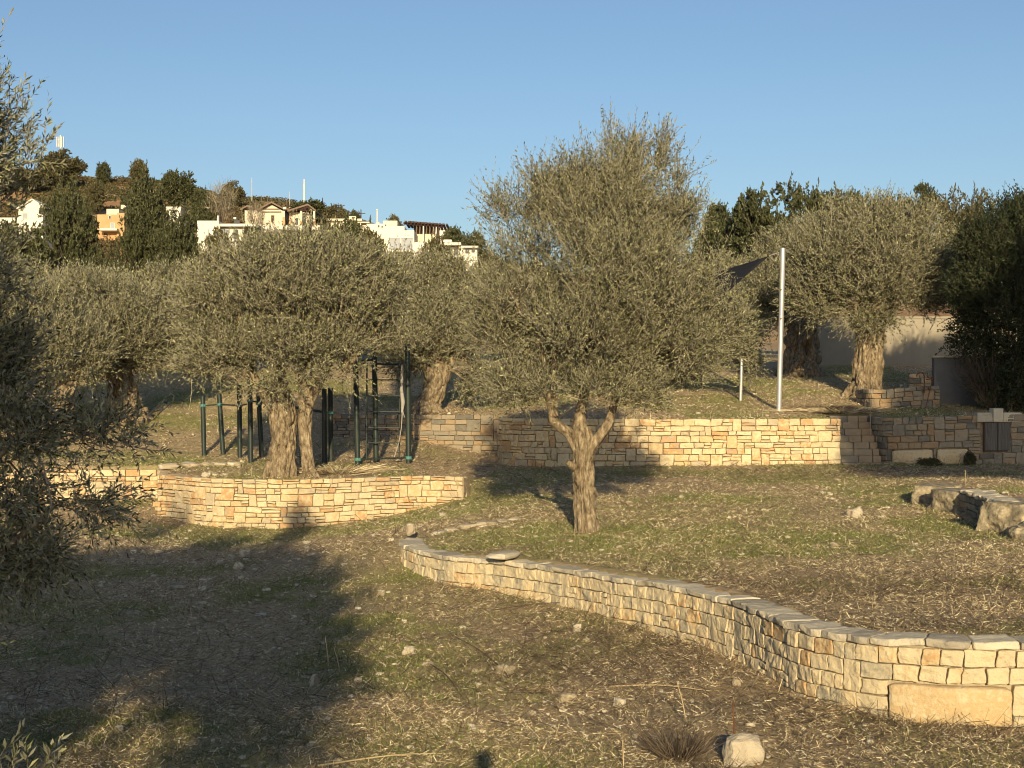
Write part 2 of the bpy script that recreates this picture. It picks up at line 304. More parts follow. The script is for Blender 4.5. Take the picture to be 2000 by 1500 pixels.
def greenness(x, y):
    g = fbm(np.stack([x*.45, y*.45, 0*x+5], -1), 4)
    base = sstep(.44, .62, g)*.85
    def blob(cx, cy, rx, ry, s): return s*np.exp(-(((x-cx)/rx)**2+((y-cy)/ry)**2))
    add = blob(2.6, 25.5, 4.2, 3, .7)+blob(-.5, 13.6, 3, 1.3, .35)+blob(-3, 27, 1.5, 3, .2)+blob(4.5, 31, 4, 4, .28)+blob(-9, 41.5, 3.5, 1.8, .6)+blob(-1.5, 15, 4, 1.6, .3)-blob(2.8, 18, 3, 3.2, .6)-blob(5.5, 14.5, 3, 1.5, .4)-blob(-1.5, 44, 4, 3, .5)+blob(-4, 34, 4, 1.2, .3)+blob(-14, 54, 6, 7, .3)+blob(14, 52, 6, 5, .2)+blob(.5, 33.5, 2, 2.5, .15)
    return np.clip(base*.9+add*1.15, 0, 1)*(.45+.55*sstep(.35, .6, noise(np.stack([x*2.3, y*2.3, 0*x+2], -1))))
XS = axis([(-2600, -600, 200), (-600, -90, 12), (-90, -26, 2), (-26, 26, .14), (26, 90, 2), (90, 600, 12), (600, 2600, 200)])
YS = axis([(-600, -20, 40), (-20, 8, .7), (8, 57, .14), (57, 110, .9), (110, 380, 3), (380, 900, 30), (900, 4500, 300)])
GV, GF = grid(XS, YS)
GMAT = gm()
ground = structure('ground', [(GV, GF, 0)], GMAT, smooth=True, label='sloping olive grove ground of dry soil, straw and short grass')
gr = greenness(GV[:, 0], GV[:, 1])*(1-.6*sstep(70, 120, GV[:, 1]))
rd = sstep(90, 200, GV[:, 1])*sstep(.36, .52, fbm(np.stack([GV[:, 0]/22, GV[:, 1]/22, 0*GV[:, 0]+8], -1), 4))
ca = ground.data.color_attributes.new('cover', 'FLOAT_COLOR', 'POINT')
ca.data.foreach_set('color', np.stack([gr, rd, gr*0, gr*0+1], 1).astype(np.float32).ravel())
# ------------------------------------------------------------------ dry stone walls
def tmpl(g):
    g = np.array(g); m = len(g); V = []; Fc = []
    for ax in range(3):
        for sg in (-1, 1):
            if ax == 1 and sg == 1: continue
            o = len(V); u, v = np.meshgrid(g, g, indexing='ij'); q = np.zeros(u.shape+(3,)); q[..., ax] = sg; q[..., (ax+1) % 3] = u; q[..., (ax+2) % 3] = v
            V += list(q.reshape(-1, 3))
            for i in range(m-1):
                for j in range(m-1):
                    f4 = (o+i*m+j, o+(i+1)*m+j, o+(i+1)*m+j+1, o+i*m+j+1); Fc.append(f4 if sg > 0 else f4[::-1])
    V = np.array(V); key = {}; mp = []; U = []
    for p in V:
        k = tuple(np.round(p, 4))
        if k not in key: key[k] = len(U); U.append(p)
        mp.append(key[k])
    return np.array(U), np.array(mp)[np.array(Fc)]
TLO = tmpl([-1, -.8, 0, .8, 1]); THI = tmpl([-1, -.9, -.6, -.3, 0, .3, .6, .9, 1])
def stone_wall(label, pts, ztop, zbot, thick, hr, wr, seed, mats, hi=False, rough=.012, cope=None, cope_th=None, holes=(), bigs=(), split=.22, tall=.14, group=None, mortar='mortar', copek=None):
    rng = np.random.RandomState(seed); P3 = np.array([(p[0], p[1]) for p in pts], float)
    C = catmull(P3, 8); zt = catmull(np.c_[P3, ztop], 8)[:, 2]; zb = catmull(np.c_[P3, zbot], 8)[:, 2]
    S = np.r_[0, np.cumsum(np.linalg.norm(np.diff(C, axis=0), axis=1))]; Lg = S[-1]
    T = nrm(np.gradient(C, axis=0)); Nn = np.stack([-T[:, 1], T[:, 0]], 1)
    def mapp(s, b, z):
        x = np.interp(s, S, C[:, 0]); y = np.interp(s, S, C[:, 1]); nx = np.interp(s, S, Nn[:, 0]); ny = np.interp(s, S, Nn[:, 1])
        ex = np.where(s > Lg, s-Lg, np.where(s < 0, s, 0))
        return np.stack([x+nx*b+ex*T[-1][0]*(s > Lg)+ex*T[0][0]*(s < 0), y+ny*b+ex*T[-1][1]*(s > Lg)+ex*T[0][1]*(s < 0), z], -1)
    Ht = (zt-zb).max()+.12; rects = []; copes = []
    off = 0; rows = []
    if cope:
        s = 0
        while s < Lg-.05:
            wd = min(rng.uniform(*cope[1]), Lg-s)
            if Lg-s-wd < .15: wd = Lg-s
            copes.append((s, s+wd, 0, cope[0]*rng.uniform(.92, 1.08))); s += wd
        off = cope[0]
    while off < Ht: h = rng.uniform(*hr); rows.append((off, h)); off += h
    blocked = [[] for _ in range(len(rows)+3)]
    for (s0, s1, o0, o1) in list(holes)+[b[:4] for b in bigs]:
        for k, (o, h) in enumerate(rows):
            if o+h*.5 > o0 and o+h*.5 < o1: blocked[k].append((s0, s1))
    for b in bigs: rects.append((b[0], b[1], b[2], b[3], 1))
    for k, (o, h) in enumerate(rows):
        s = 0.0; bl = sorted(blocked[k])
        while s < Lg-.02:
            hitb = [b for b in bl if b[0]-.01 <= s < b[1]-.01]
            if hitb: s = max(b[1] for b in hitb); continue
            nxt = min([b[0] for b in bl if b[0] > s]+[Lg]); wd = rng.uniform(*wr)*(1.25 if rng.rand() < .2 else 1)
            if nxt-s-wd < wr[0]*.55: wd = nxt-s if nxt-s < wr[1]*1.5 else (nxt-s)/2
            if wd <= .03: s = nxt+.001; continue
            zm = np.interp(s+wd/2, S, zt); zlow = np.interp(s+wd/2, S, zb)
            if zm-o < zlow-.08: s += wd; continue
            u = rng.rand(); hh = h
            if u < tall and k+1 < len(rows) and wd < wr[1]*.95:
                hh = h+rows[k+1][1]; ov = [b for b in blocked[k+1] if b[0] < s+wd and b[1] > s]
                if ov: hh = h
                else: blocked[k+1].append((s, s+wd))
            if hh == h and u > 1-split and h > hr[0]*1.1:
                fr = rng.uniform(.38, .62); rects.append((s, s+wd, o, o+h*fr, 0)); rects.append((s, s+wd, o+h*fr, o+h, 0))
            else: rects.append((s, s+wd, o, o+hh, 0))
            s += wd
    def stones(R, depth, proud, gap, rad):
        R = np.array(R, float); U, Fc = THI if hi else TLO; m = len(R)
        hw = (R[:, 1]-R[:, 0])/2-gap*rng.uniform(.5, 1.4, m); hh = (R[:, 3]-R[:, 2])/2-gap*rng.uniform(.4, 1.3, m)
        sz = np.stack([hw, np.full(m, depth/2), hh], 1)[:, None, :]
        r = np.minimum(np.minimum(rad*rng.uniform(.6, 1.5, m), hw*.8), hh*.8)[:, None, None]
        v = U[None]*sz; q = np.clip(v, -(sz-r), sz-r); v = q+nrm(v-q+1e-9)*r*(np.linalg.norm(v-q, axis=-1, keepdims=True) > 1e-7)
        # corners out of square, face tilted
        tw = rng.uniform(-1, 1, (m, 4))*min(rough*.8, .01)
        v[..., 2] += (v[..., 0]/np.maximum(hw, .02)[:, None])*tw[:, :1]+np.abs(v[..., 0]/np.maximum(hw, .02)[:, None])*tw[:, 2:3]*.5
        v[..., 0] += (v[..., 2]/np.maximum(hh, .02)[:, None])*tw[:, 1:2]
        sc0 = ((R[:, 0]+R[:, 1])/2)[:, None]+v[..., 0]; dep = v[..., 1]+depth/2-proud-rng.uniform(-rough, rough*1.3, m)[:, None]
        zz = np.interp(sc0, S, zt)-((R[:, 2]+R[:, 3])/2)[:, None]+v[..., 2]
        Wd = mapp(sc0.ravel(), dep.ravel(), zz.ravel())
        n1 = np.stack([noise(Wd*6+3), noise(Wd*6+13), noise(Wd*6+23)], -1)-.5; n2 = np.stack([noise(Wd*17+3), noise(Wd*17+13), noise(Wd*17+23)], -1)-.5
        zk = np.array([1, 1, .35]); Wd = Wd+n1*rough*(3 if depth < .3 else 6)*zk+n2*rough*2.2*zk
        Fa = (Fc[None]+(np.arange(m)*len(U))[:, None, None]).reshape(-1, 4)
        return (Wd, Fa, 0)
    c0 = mapp(np.array([0.]), np.array([0.]), np.array([0.]))[0]; loc = (C[len(C)//2][0], C[len(C)//2][1], float(zb.min()))
    root = thing('stone_wall', label, 'wall', loc, group)
    build('masonry', [stones([r for r in rects if not r[4]], .24, .02, .007 if hi else .0095, .014)], [mats[0]], root, smooth=False, loc=loc)
    if copes: build('coping', [stones(copes, (cope_th or thick)+.05, .03, .008, .018)], [mats[1]], root, smooth=False, loc=loc)
    for r in rects:
        if r[4]: build('boulder', [stones([r], .4, .08, .01, .09)], [mats[2] if len(mats) > 2 else mats[0]], root, smooth=True, loc=loc)
    # the fill behind the faces
    ks = np.arange(0, Lg, .12); ks = np.r_[ks, Lg]; ze = np.interp(ks, S, zt)-.05; zl = np.interp(ks, S, zb)-.35
    keep = np.ones(len(ks)); A = []
    for (b, z) in ((.045, zl), (.045, ze), (thick-.02, ze), (thick-.02, zl)): A.append(mapp(ks, np.full(len(ks), b), z))
    V = np.stack(A, 1).reshape(-1, 3); i = np.arange(len(ks)-1)[:, None]*4; j = np.arange(4)[None]; Fc = np.stack([i+j, i+(j+1) % 4, i+4+(j+1) % 4, i+4+j], -1).reshape(-1, 4)
    n = (len(ks)-1)*4; Fc = np.vstack([Fc, [[0, 3, 2, 1], [n, n+1, n+2, n+3]]])
    build('fill', [(V, Fc, 0)], [M[mortar]], root, loc=loc)
    return root, mapp, S, zt
ztN = [.6, .6, .6, .6, .61, .64, .68, .73, .78, .8, .82, .85, .87, .89, .91, .92, .93, .93]
stone_wall('long low curved wall of grey and golden stone sweeping across the foreground below the lone olive', NEAR_W, ztN, [p[2]-.12 for p in NEAR_W], .42, (.14, .2), (.15, .33), 3,
           [M['stone_grey'], M['coping'], M['stone']], hi=True, rough=.012, cope=(.1, (.3, .62)), split=.08, tall=.1, mortar='mortar_pale', bigs=[(15.05, 16.4, .5, 1.02)])
stone_wall('sunlit rounded pale yellow stone wall holding the soil under the split-trunk olive', PLANT, [1.29]*10, [p[2]-.15 for p in PLANT], .42, (.11, .21), (.16, .46), 11,
           [M['stone'], M['coping'], M['stone']], rough=.014, split=.3, tall=.16, bigs=[])
stone_wall('sunlit pale stone wall at the far left seen through the dark near olive leaves', LEFTW, [1.3, 1.3, 1.3, 1.29, 1.28, 1.27], [p[2]-.2 for p in LEFTW], .42, (.12, .22), (.18, .5), 13, [M['stone'], M['coping']], rough=.008, group=None)
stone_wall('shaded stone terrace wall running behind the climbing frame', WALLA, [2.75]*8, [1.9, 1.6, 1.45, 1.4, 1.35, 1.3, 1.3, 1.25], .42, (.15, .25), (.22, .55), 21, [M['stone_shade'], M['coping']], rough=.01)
stone_wall('long far terrace wall of golden stone behind the lone olive, half in tree shade', WALLB, [2.74]*11, [1.15]*11, .42, (.13, .23), (.18, .5), 29, [M['stone'], M['coping']], rough=.016, split=.24, tall=.18)
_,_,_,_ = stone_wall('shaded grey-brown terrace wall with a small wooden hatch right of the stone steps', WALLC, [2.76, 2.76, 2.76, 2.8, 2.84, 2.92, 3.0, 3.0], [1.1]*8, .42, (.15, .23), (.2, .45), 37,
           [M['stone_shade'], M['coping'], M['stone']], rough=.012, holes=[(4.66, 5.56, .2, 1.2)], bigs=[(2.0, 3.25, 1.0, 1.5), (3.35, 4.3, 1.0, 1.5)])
# steps between the two far walls
loc = (10.75, 43, 1.2); st = thing('stone_steps', 'narrow flight of stone steps between the golden far wall and the shaded wall', 'steps', loc)
rng = np.random.RandomState(5)
for k in range(8):
    z = 1.2+k*.2; parts = []
    x = 10.12
    while x < 11.3:
        wd = min(rng.uniform(.35, .6), 11.36-x); parts.append(box(x+.006, 42.25+k*.26+rng.uniform(-.01, .01), z-.02, x+wd-.006, 42.25+k*.26+.5, z+.19)); x += wd
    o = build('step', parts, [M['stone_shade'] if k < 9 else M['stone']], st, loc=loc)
    bv = o.modifiers.new('b', 'BEVEL'); bv.width = .02; bv.segments = 2
# wooden hatch in the right wall
loc = (14.78, 42.1, 1.7); hx = 14.42
h = thing('wooden_hatch', 'small hatch of two weathered grey plank doors set into the shaded right wall', 'hatch', loc)
for a, b in ((14.40, 14.76), (14.80, 15.16)):
    pl = [box(a+i*.09+.003, 42.07+(i % 2)*.006, 1.78, a+(i+1)*.09-.003, 42.12, 2.62) for i in range(4)]
    build('door', pl, [M['grey_wood']], h, loc=loc)
build('frame', [box(14.36, 42.1, 1.74, 15.2, 42.2, 2.68)], [M['dark_wood']], h, loc=loc)
o = build('lintel', [box(14.15, 42.03, 2.64, 14.62, 42.35, 2.93), box(14.63, 42.0, 2.64, 14.93, 42.38, 3.06), box(14.94, 42.03, 2.64, 15.5, 42.35, 2.93)], [M['coping']], h, loc=loc); bv = o.modifiers.new('b', 'BEVEL'); bv.width = .02; bv.segments = 2
# rough bank of boulders at the right edge
def lump(name, label, c, r, seed, mats=None, fl=.8, n=9, cat='rock', group=None, parent=None, amp=.32, loc=None, sq=.6, flat=9):
    rt = parent is None; l = c if rt else loc
    o = build(name, [ico(c, r, seed, amp, n, fl=fl, sq=sq, flat=flat)], [mats or M['rock']], parent, smooth=False, loc=l)
    if rt: tag(o, label, cat, group)
    return o
BK = dict(sq=.3, amp=.26, n=12, fl=1.0)
lump('boulder', 'large pale boulder at the left end of the low rocky bank by the right edge', (9.95, 32.2, 1.08), (.45, .45, .5), 3, flat=.7, **BK)
lump('boulder', 'long flat-topped boulder second in the low rocky bank by the right edge', (10.0, 30.9, 1.02), (.48, .6, .54), 8, flat=.72, **BK)
lump('boulder', 'big upright boulder at the right edge, nearest in the rocky bank', (9.85, 27.3, 1.06), (.42, .5, .5), 12, flat=.8, **BK)
lump('boulder', 'round grey boulder at the very bottom of the rocky bank on the right edge', (9.65, 26.1, .88), (.3, .32, .28), 15, sq=.5, amp=.3, n=9, fl=1.0)
lump('boulder', 'blocky boulder behind the upright one in the rocky bank on the right edge', (10.7, 28.4, 1.1), (.5, .6, .42), 19, flat=.75, **BK)
rk = [(9.85, 30.3), (9.8, 29.4), (9.75, 28.5), (9.7, 27.7)]
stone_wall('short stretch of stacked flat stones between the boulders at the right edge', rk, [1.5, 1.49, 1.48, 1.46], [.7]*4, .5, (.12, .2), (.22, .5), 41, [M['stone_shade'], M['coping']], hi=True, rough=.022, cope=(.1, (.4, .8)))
# low retaining corner, grey block wall and stand pipe behind the far wall
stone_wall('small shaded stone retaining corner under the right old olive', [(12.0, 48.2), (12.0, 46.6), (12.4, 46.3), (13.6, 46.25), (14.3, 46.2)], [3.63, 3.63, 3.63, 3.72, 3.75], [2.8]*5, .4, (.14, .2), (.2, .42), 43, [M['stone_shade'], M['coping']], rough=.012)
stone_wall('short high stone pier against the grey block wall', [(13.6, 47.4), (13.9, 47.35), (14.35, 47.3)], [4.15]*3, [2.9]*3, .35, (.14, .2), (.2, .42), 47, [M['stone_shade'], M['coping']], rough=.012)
loc = (16, 47.2, 3)
g = thing('block_wall', 'plain grey rendered wall standing in deep shade behind the shaded stone wall', 'wall', loc)
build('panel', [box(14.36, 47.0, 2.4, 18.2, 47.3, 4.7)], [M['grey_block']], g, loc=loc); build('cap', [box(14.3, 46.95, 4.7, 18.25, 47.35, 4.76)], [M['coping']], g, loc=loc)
th = np.linspace(0, math.pi, 9)
tp = tag(build('stand_pipe', tube([(13.75, 46.1, 3.5), (13.75, 46.1, 4.05)]+[(13.62+.13*math.cos(a), 46.1, 4.05+.13*math.sin(a)) for a in th], .022, 8)
        + rod((13.8, 46.1, 3.95), (14.0, 46.0, 3.98), .02)+rod((13.98, 46.0, 3.9), (13.98, 46.0, 4.04), .03)+tube([(14.0, 46, 3.95), (13.9, 46, 3.6), (13.8, 45.95, 3.2), (13.7, 45.9, 2.95)], .014, 6), [M['rust']], loc=(13.75, 46.1, 3.2), smooth=True),
         'bent metal water pipe with a tap by the grey block wall', 'water pipe')
loc = (21, 63, 4.5)
g = thing('garden_wall', 'long beige plastered garden wall behind the two old olives on the right', 'wall', loc)
build('panel', [box(13.5, 63, 3.5, 33, 63.35, 6.78)], [M['beige']], g, loc=loc)
build('cap', [box(13.45, 62.95, 6.78, 33.05, 63.4, 6.88)], [M['beige']], g, loc=loc)

# ------------------------------------------------------------------ steel poles, shade cloth, exercise frames
def standing(px, py, y0=40): return hit(px, py, y0)
x, y, z = hit(1521, 803, 43.2); yp = y
p = thing('steel_pole', 'tall bright steel pole above the far wall holding the shade cloth', 'pole', (x, y, z))
top = W(1529, 486, y)
build('shaft', tube([(x, y, z-.2), tuple(top)], .085, 20), [M['steel']], p, smooth=True, loc=(x, y, z)); build('cap', tube([tuple(top), (top[0], top[1], top[2]+.02)], .09, 20), [M['steel']], p, loc=(x, y, z), smooth=True)
for dz in (-1.35, -2.3): build('bolt', rod((x+.06, y-.1, top[2]+dz), (x+.06, y-.06, top[2]+dz), .025), [M['rust']], p, loc=(x, y, z))
P1 = np.array([top[0]-.12, top[1], top[2]-.12])
x2, y2, z2 = hit(1446, 782, 43.2)
p2 = thing('steel_pole', 'thinner pale steel pole farther back, left of the tall bright pole', 'pole', (x2, y2, z2))
build('shaft', tube([(x2, y2, z2-.2), (x2+.05, y2, z2+1.5)], .055, 14), [M['steel']], p2, smooth=True, loc=(x2, y2, z2)); build('cap', tube([(x2+.05, y2, z2+1.5), (x2+.05, y2, z2+1.52)], .06, 14), [M['steel']], p2, loc=(x2, y2, z2), smooth=True)
C1 = P1+np.array([-.32, .1, -.1]); C2 = W(1300, 558, 50); C3 = W(1402, 588, 44.6)
def sail(a, b, c, n):
    V = []; idx = {}
    for i in range(n+1):
        for j in range(n+1-i):
            u, v = i/n, j/n; w_ = 1-u-v; q = a*u+b*v+c*w_; cen = (a+b+c)/3
            edge = (u*v+v*w_+u*w_); q = q+(cen-q)*.3*edge*.8*((u*v*w_) < 1e-9); q[2] -= u*v*w_*6*.6+edge*.1; idx[i, j] = len(V); V.append(q)
    Fc = []
    for i in range(n):
        for j in range(n-i):
            Fc.append((idx[i, j], idx[i+1, j], idx[i, j+1]))
            if j < n-i-1: Fc.append((idx[i+1, j], idx[i+1, j+1], idx[i, j+1]))
    return np.array(V), np.array(Fc)
V, Fc = sail(C1, C2, C3, 12)
s = thing('shade_sail', 'black triangular shade cloth stretched left from the top of the tall steel pole', 'shade sail', tuple(C1))
o = build('cloth', [(V, Fc, 0)], [M['shade']], s, loc=tuple(C1), smooth=True); so_ = o.modifiers.new('s', 'SOLIDIFY'); so_.thickness = .01
build('rope', rod(P1, C1, .012, 6)+tube([P1+[0, 0, -.05], (P1+C1)/2+[0, 0, -.22], C1], .009, 6), [M['strap']], s, loc=tuple(C1))
# pull-up bars
def ypost(px, pyb): return hit(px, pyb, 38.5, 60)
PB = [(396, 774, 399, 891), (428, 770, 437, 889), (467, 752, 469, 896), (488, 738, 490, 903), (505, 769, 512, 894), (633, 760, 634, 905), (645, 758, 647, 903)]
loc = ypost(469, 896); g = thing('pull_up_station', 'row of dark green posts joined by pull-up bars around the split-trunk olive', 'exercise frame', loc); tops = []
for i, (a, b, c, d) in enumerate(PB):
    X, Y, Z = ypost(c, d); t = W(a, b, Y); pt = build('post', tube([(X, Y, Z-.3), tuple(t)], .078, 16)+tube([tuple(t), (t[0], t[1], t[2]+.03)], [.078, .04], 16), [M['post']], g, smooth=True, loc=loc); tops.append((np.array([X, Y, Z]), t))
def on(i, py):
    b, t = tops[i]; zz = EYE-(py-750)/F*b[1]; f = (zz-b[2])/(t[2]-b[2]); return b+(t-b)*f
def clamp(c, par, l, r=.1, h=.075): build('clamp', tube([c-[0, 0, h/2], c+[0, 0, h/2]], r, 16)+[box(c[0]-.02, c[1]-r-.03, c[2]-.03, c[0]+.04, c[1]-r+.02, c[2]+.03)], [M['clamp']], par, smooth=False, loc=l)
for i, py in ((0, 792), (1, 790), (2, 792), (3, 783), (4, 789), (6, 806)): clamp(on(i, py), g, loc)
for a, pa, b, pb in ((0, 792, 1, 790), (1, 790, 2, 792), (2, 792, 3, 789), (3, 783, 5, 806), (4, 783, 6, 806)): build('bar', rod(on(a, pa), on(b, pb), .022), [M['post']], g, smooth=True, loc=loc)
# climbing frame
loc = ypost(699, 909); g = thing('climbing_frame', 'tall dark steel climbing frame with a ladder right of the split-trunk olive', 'exercise frame', loc); tops = []
for (a, b, c, d) in ((694, 676, 699, 909), (731, 680, 735, 905), (796, 672, 798, 906)):
    X, Y, Z = ypost(c, d); t = W(a, b, Y); build('post', tube([(X, Y, Z-.3), tuple(t)], .083, 16), [M['post']], g, smooth=True, loc=loc); tops.append((np.array([X, Y, Z]), t))
for i, py in ((0, 897), (2, 894), (0, 706)): clamp(on(i, py), g, loc, .105, .09)
a, b = on(0, 897), on(2, 894); build('bar', rod(a, b, .025), [M['post']], g, smooth=True, loc=loc); a2, b2 = on(0, 710), on(2, 712); build('bar', rod(a2, b2, .028), [M['post']], g, smooth=True, loc=loc)
build('bar', rod(on(0, 704), on(1, 703), .028), [M['post']], g, smooth=True, loc=loc)
for px in (716, 780):
    f = (px-699)/(798-699); lo = a+(b-a)*f; hi_ = a2+(b2-a2)*((px-694)/(797-694)); build('ladder_rail', rod(lo, hi_, .024), [M['post']], g, smooth=True, loc=loc)
Yl = (a[1]+b[1])/2
for py in (742, 773, 804, 835, 865): build('rung', rod(W(716, py, Yl), W(780.5, py, Yl), .018), [M['post']], g, smooth=True, loc=loc)
st_ = [W(786, 712, Yl), W(784, 760, Yl), W(787, 785, Yl+.05), W(785, 806, Yl)]; V = tube(st_, [.03, .05, .07, .03], 8)
tag(build('training_strap', V+tube([W(786, 800, Yl), W(784, 835, Yl), W(779, 865, Yl), W(770, 893, Yl-.1)], [.02, .014, .014, .014], 6)+tube([W(786, 800, Yl), W(790, 815, Yl)], .012, 6), [M['strap']], loc=tuple(st_[0]), smooth=True), 'grey training strap hanging beside the ladder of the climbing frame', 'strap')
# ------------------------------------------------------------------ trees
def sample(rng, blobs, n, th, nf=1.1, rlo=.4, seed=0):
    B = np.array([list(b[0])+list(b[1])+[b[2] if len(b) > 2 else 1] for b in blobs], float)
    pw = (B[:, 3]*B[:, 4]*B[:, 5])**.8*B[:, 6]; pw /= pw.sum(); P = []
    tot = 0
    while tot < n:
        k = rng.choice(len(B), n, p=pw); d = nrm(rng.normal(size=(n, 3))); r = rlo+(1-rlo)*rng.rand(n)**.6
        q = B[k, :3]+d*r[:, None]*B[k, 3:6]
        keep = (noise(q*nf+seed)*.6+noise(q*nf*2.3+seed+9)*.4) > th
        P.append(q[keep]); tot += keep.sum()
        if len(P) > 40: break
    return np.vstack(P)[:n]
def foliage(rng, P, hub, L, nl, ll, lw, up=.5, droop=.25, tw=.006, spread=.45, sides=3, t0=.1, low=None):
    n = len(P); o = nrm(P-np.asarray(hub)); Ln = rng.uniform(*L, n)
    upv = np.where(o[:, 2] > -.1, up, up*.35)
    d = nrm(o*.42+np.stack([0*upv, 0*upv, upv], 1)+rng.normal(size=(n, 3))*spread)
    g = np.where(o[:, 2] > .2, -.1, droop)+rng.normal(size=n)*.12
    side0 = nrm(np.cross(d, rng.normal(size=(n, 3)))); cv = rng.normal(size=n)*.3
    def pos(t): t = np.asarray(t); return P+d*(Ln*t)[:, None]+side0*(cv*Ln*t*t)[:, None]-np.array([0, 0, 1.])*(g*Ln*t*t)[:, None]
    ts = [0, .5, 1.]; rings = []
    a = nrm(np.cross(d, np.array([.3, .2, 1.]))); b = np.cross(d, a)
    for t in ts:
        c = pos(np.full(n, t)); r = tw*(1-.65*t)*rng.uniform(.7, 1.4, n)
        rings.append(np.stack([c+(a*math.cos(q)+b*math.sin(q))*r[:, None] for q in (0, 2.094, 4.189)][:3], 1))
    V = np.stack(rings, 1).reshape(-1, 3); Fc = []
    for k in range(2):
        for j in range(3): Fc.append((k*3+j, k*3+(j+1) % 3, k*3+3+(j+1) % 3, k*3+3+j))
    TF = (np.array(Fc)[None]+(np.arange(n)*9)[:, None, None]).reshape(-1, 4)
    # leaves
    K = nl; idx = np.repeat(np.arange(n), K); t = t0+(1-t0)*np.tile((np.arange(K)+.5)/K, n)+rng.uniform(-.04, .04, n*K)
    base = P[idx]+d[idx]*(Ln[idx]*t)[:, None]+side0[idx]*(cv[idx]*Ln[idx]*t*t)[:, None]-np.array([0, 0, 1.])*(g[idx]*Ln[idx]*t*t)[:, None]
    ax = nrm(d[idx]*(.55+.5*t[:, None])-np.array([0, 0, 1.])*(2*g[idx]*t)[:, None]*.6+nrm(np.cross(d[idx], rng.normal(size=(n*K, 3))))*rng.uniform(.4, 1.1, n*K)[:, None])
    sd = nrm(np.cross(ax, rng.normal(size=(n*K, 3)))); nm = np.cross(ax, sd); l = ll*rng.uniform(.65, 1.25, n*K); wd = lw*rng.uniform(.7, 1.2, n*K)
    mid = base+ax*(l*.5)[:, None]+nm*(l*.06)[:, None]; tip = base+ax*l[:, None]
    LV = np.stack([base, mid-sd*(wd/2)[:, None], tip, mid+sd*(wd/2)[:, None]], 1).reshape(-1, 3); LF = np.arange(n*K*4).reshape(-1, 4)
    return (V, TF, 1), (LV, LF, 0)
def limbs(rng, hub, targets, r0, r1, k=0, sides=6, lift=.3, wob=.12, seg=7):
    out = []
    for q in targets:
        q = np.asarray(q); hb = np.asarray(hub)+rng.normal(size=3)*[r0*.4, r0*.4, 0]; v = q-hb; Lv = np.linalg.norm(v); t = np.linspace(0, 1, seg)[:, None]
        c = hb+v*.45+np.array([0, 0, lift*Lv*.3]); path = hb*(1-t)**2+2*c*t*(1-t)+q*t*t
        path[1:-1] += rng.normal(size=(seg-2, 3))*wob*Lv*.25; out += tube(path, np.linspace(r0, r1, seg)*rng.uniform(.75, 1.15), sides, k, cap=False)
    return out
def olive(name, label, base, hub, trunk, blobs, n, seed, ll=.065, lw=.02, L=(.3, .75), nl=16, group=None, th=.42, up=.5, droop=.25, nlimb=26, limb_r=.07, leaf='leaf', cat='olive tree', nsub=260, tw=.005, spread=.6, rlo=.4, extra=None, nf=1.5, twigm='twig', hubs=None):
    rng = np.random.RandomState(seed); r = thing(name, label, cat, base, group)
    sh = .38*(L[0]+L[1])/2; blobs = [(b[0], [max(q-sh, q*.55) for q in b[1]])+tuple(b[2:]) for b in blobs]
    P = sample(rng, blobs, n, th, nf=nf, rlo=rlo, seed=seed*1.7)
    hubs = [np.asarray(h) for h in (hubs or [hub])]
    tg = P[rng.choice(len(P), nlimb)]
    near = np.argmin([np.linalg.norm(tg-h, axis=1) for h in hubs], axis=0); lb = []
    mids = []
    for q, hn in zip(tg, near):
        q2 = hubs[hn]+(q-hubs[hn])*rng.uniform(.6, .95); lb += limbs(rng, hubs[hn], [q2], limb_r, limb_r*.25); mids.append((hubs[hn], q2))
    sub = []
    for q in P[rng.choice(len(P), nsub)]:
        d2 = [np.linalg.norm(q-(a+(b-a)*.6)) for a, b in mids]; a, b = mids[int(np.argmin(d2))]
        st = a+(b-a)*rng.uniform(.45, .95)+np.array([0, 0, .1]); sub += limbs(rng, st, [q], limb_r*.28, .006, k=1, sides=4, wob=.2, seg=6)
    build('trunk', trunk+lb, [M['bark']], r, smooth=True, loc=base)
    tv, lv = foliage(rng, P, hub, L, nl, ll, lw, up, droop, tw, spread)
    build('crown', [lv, tv]+[s for s in sub], [M[leaf], M[twigm]], r, loc=base)
    return r
def B(px, py, rx, ry, Y, dy=0, rd=None, wgt=1):
    c = W(px, py, Y); return (c+[0, dy, 0], (rx/F*Y, (rd if rd else rx/F*Y), ry/F*Y), wgt)
# the lone olive in the middle
Yc = 27.6; bx, by = W(1146, 1035, Yc)[:2]; bz = hz(bx, by); base = (bx, by, bz)
tk = tube(catmull([W(1148, 1062, Yc), W(1147, 1035, Yc), W(1143, 1005, Yc), W(1141, 960, Yc), W(1137, 920, Yc), W(1138, 885, Yc), W(1137, 860, Yc), W(1135, 835, Yc)], 7),
          np.interp(np.linspace(0, 1, 50), [0, .12, .3, .5, .65, .8, 1], np.array([28, 23, 21, 19, 20, 22, 17])/F*Yc), 56, 0, .42, 2.6, 2.4, 4, fiss=.35)
def lim(L, r, seed): L = [W(a, b, Yc+c) for a, b, c in L]; P = catmull(L, 6); return tube(P, np.interp(np.linspace(0, 1, len(P)), np.linspace(0, 1, len(r)), np.array(r)/F*Yc), 24, 0, .28, 2.5, 1.2, seed, fiss=.2)
tk += lim([(1135, 885, 0), (1115, 850, 0), (1092, 832, -.05), (1078, 815, 0), (1082, 785, .05), (1080, 745, .1), (1072, 690, .2)], [13, 11, 9.5, 8.5, 7.5, 6, 4.5], 7)
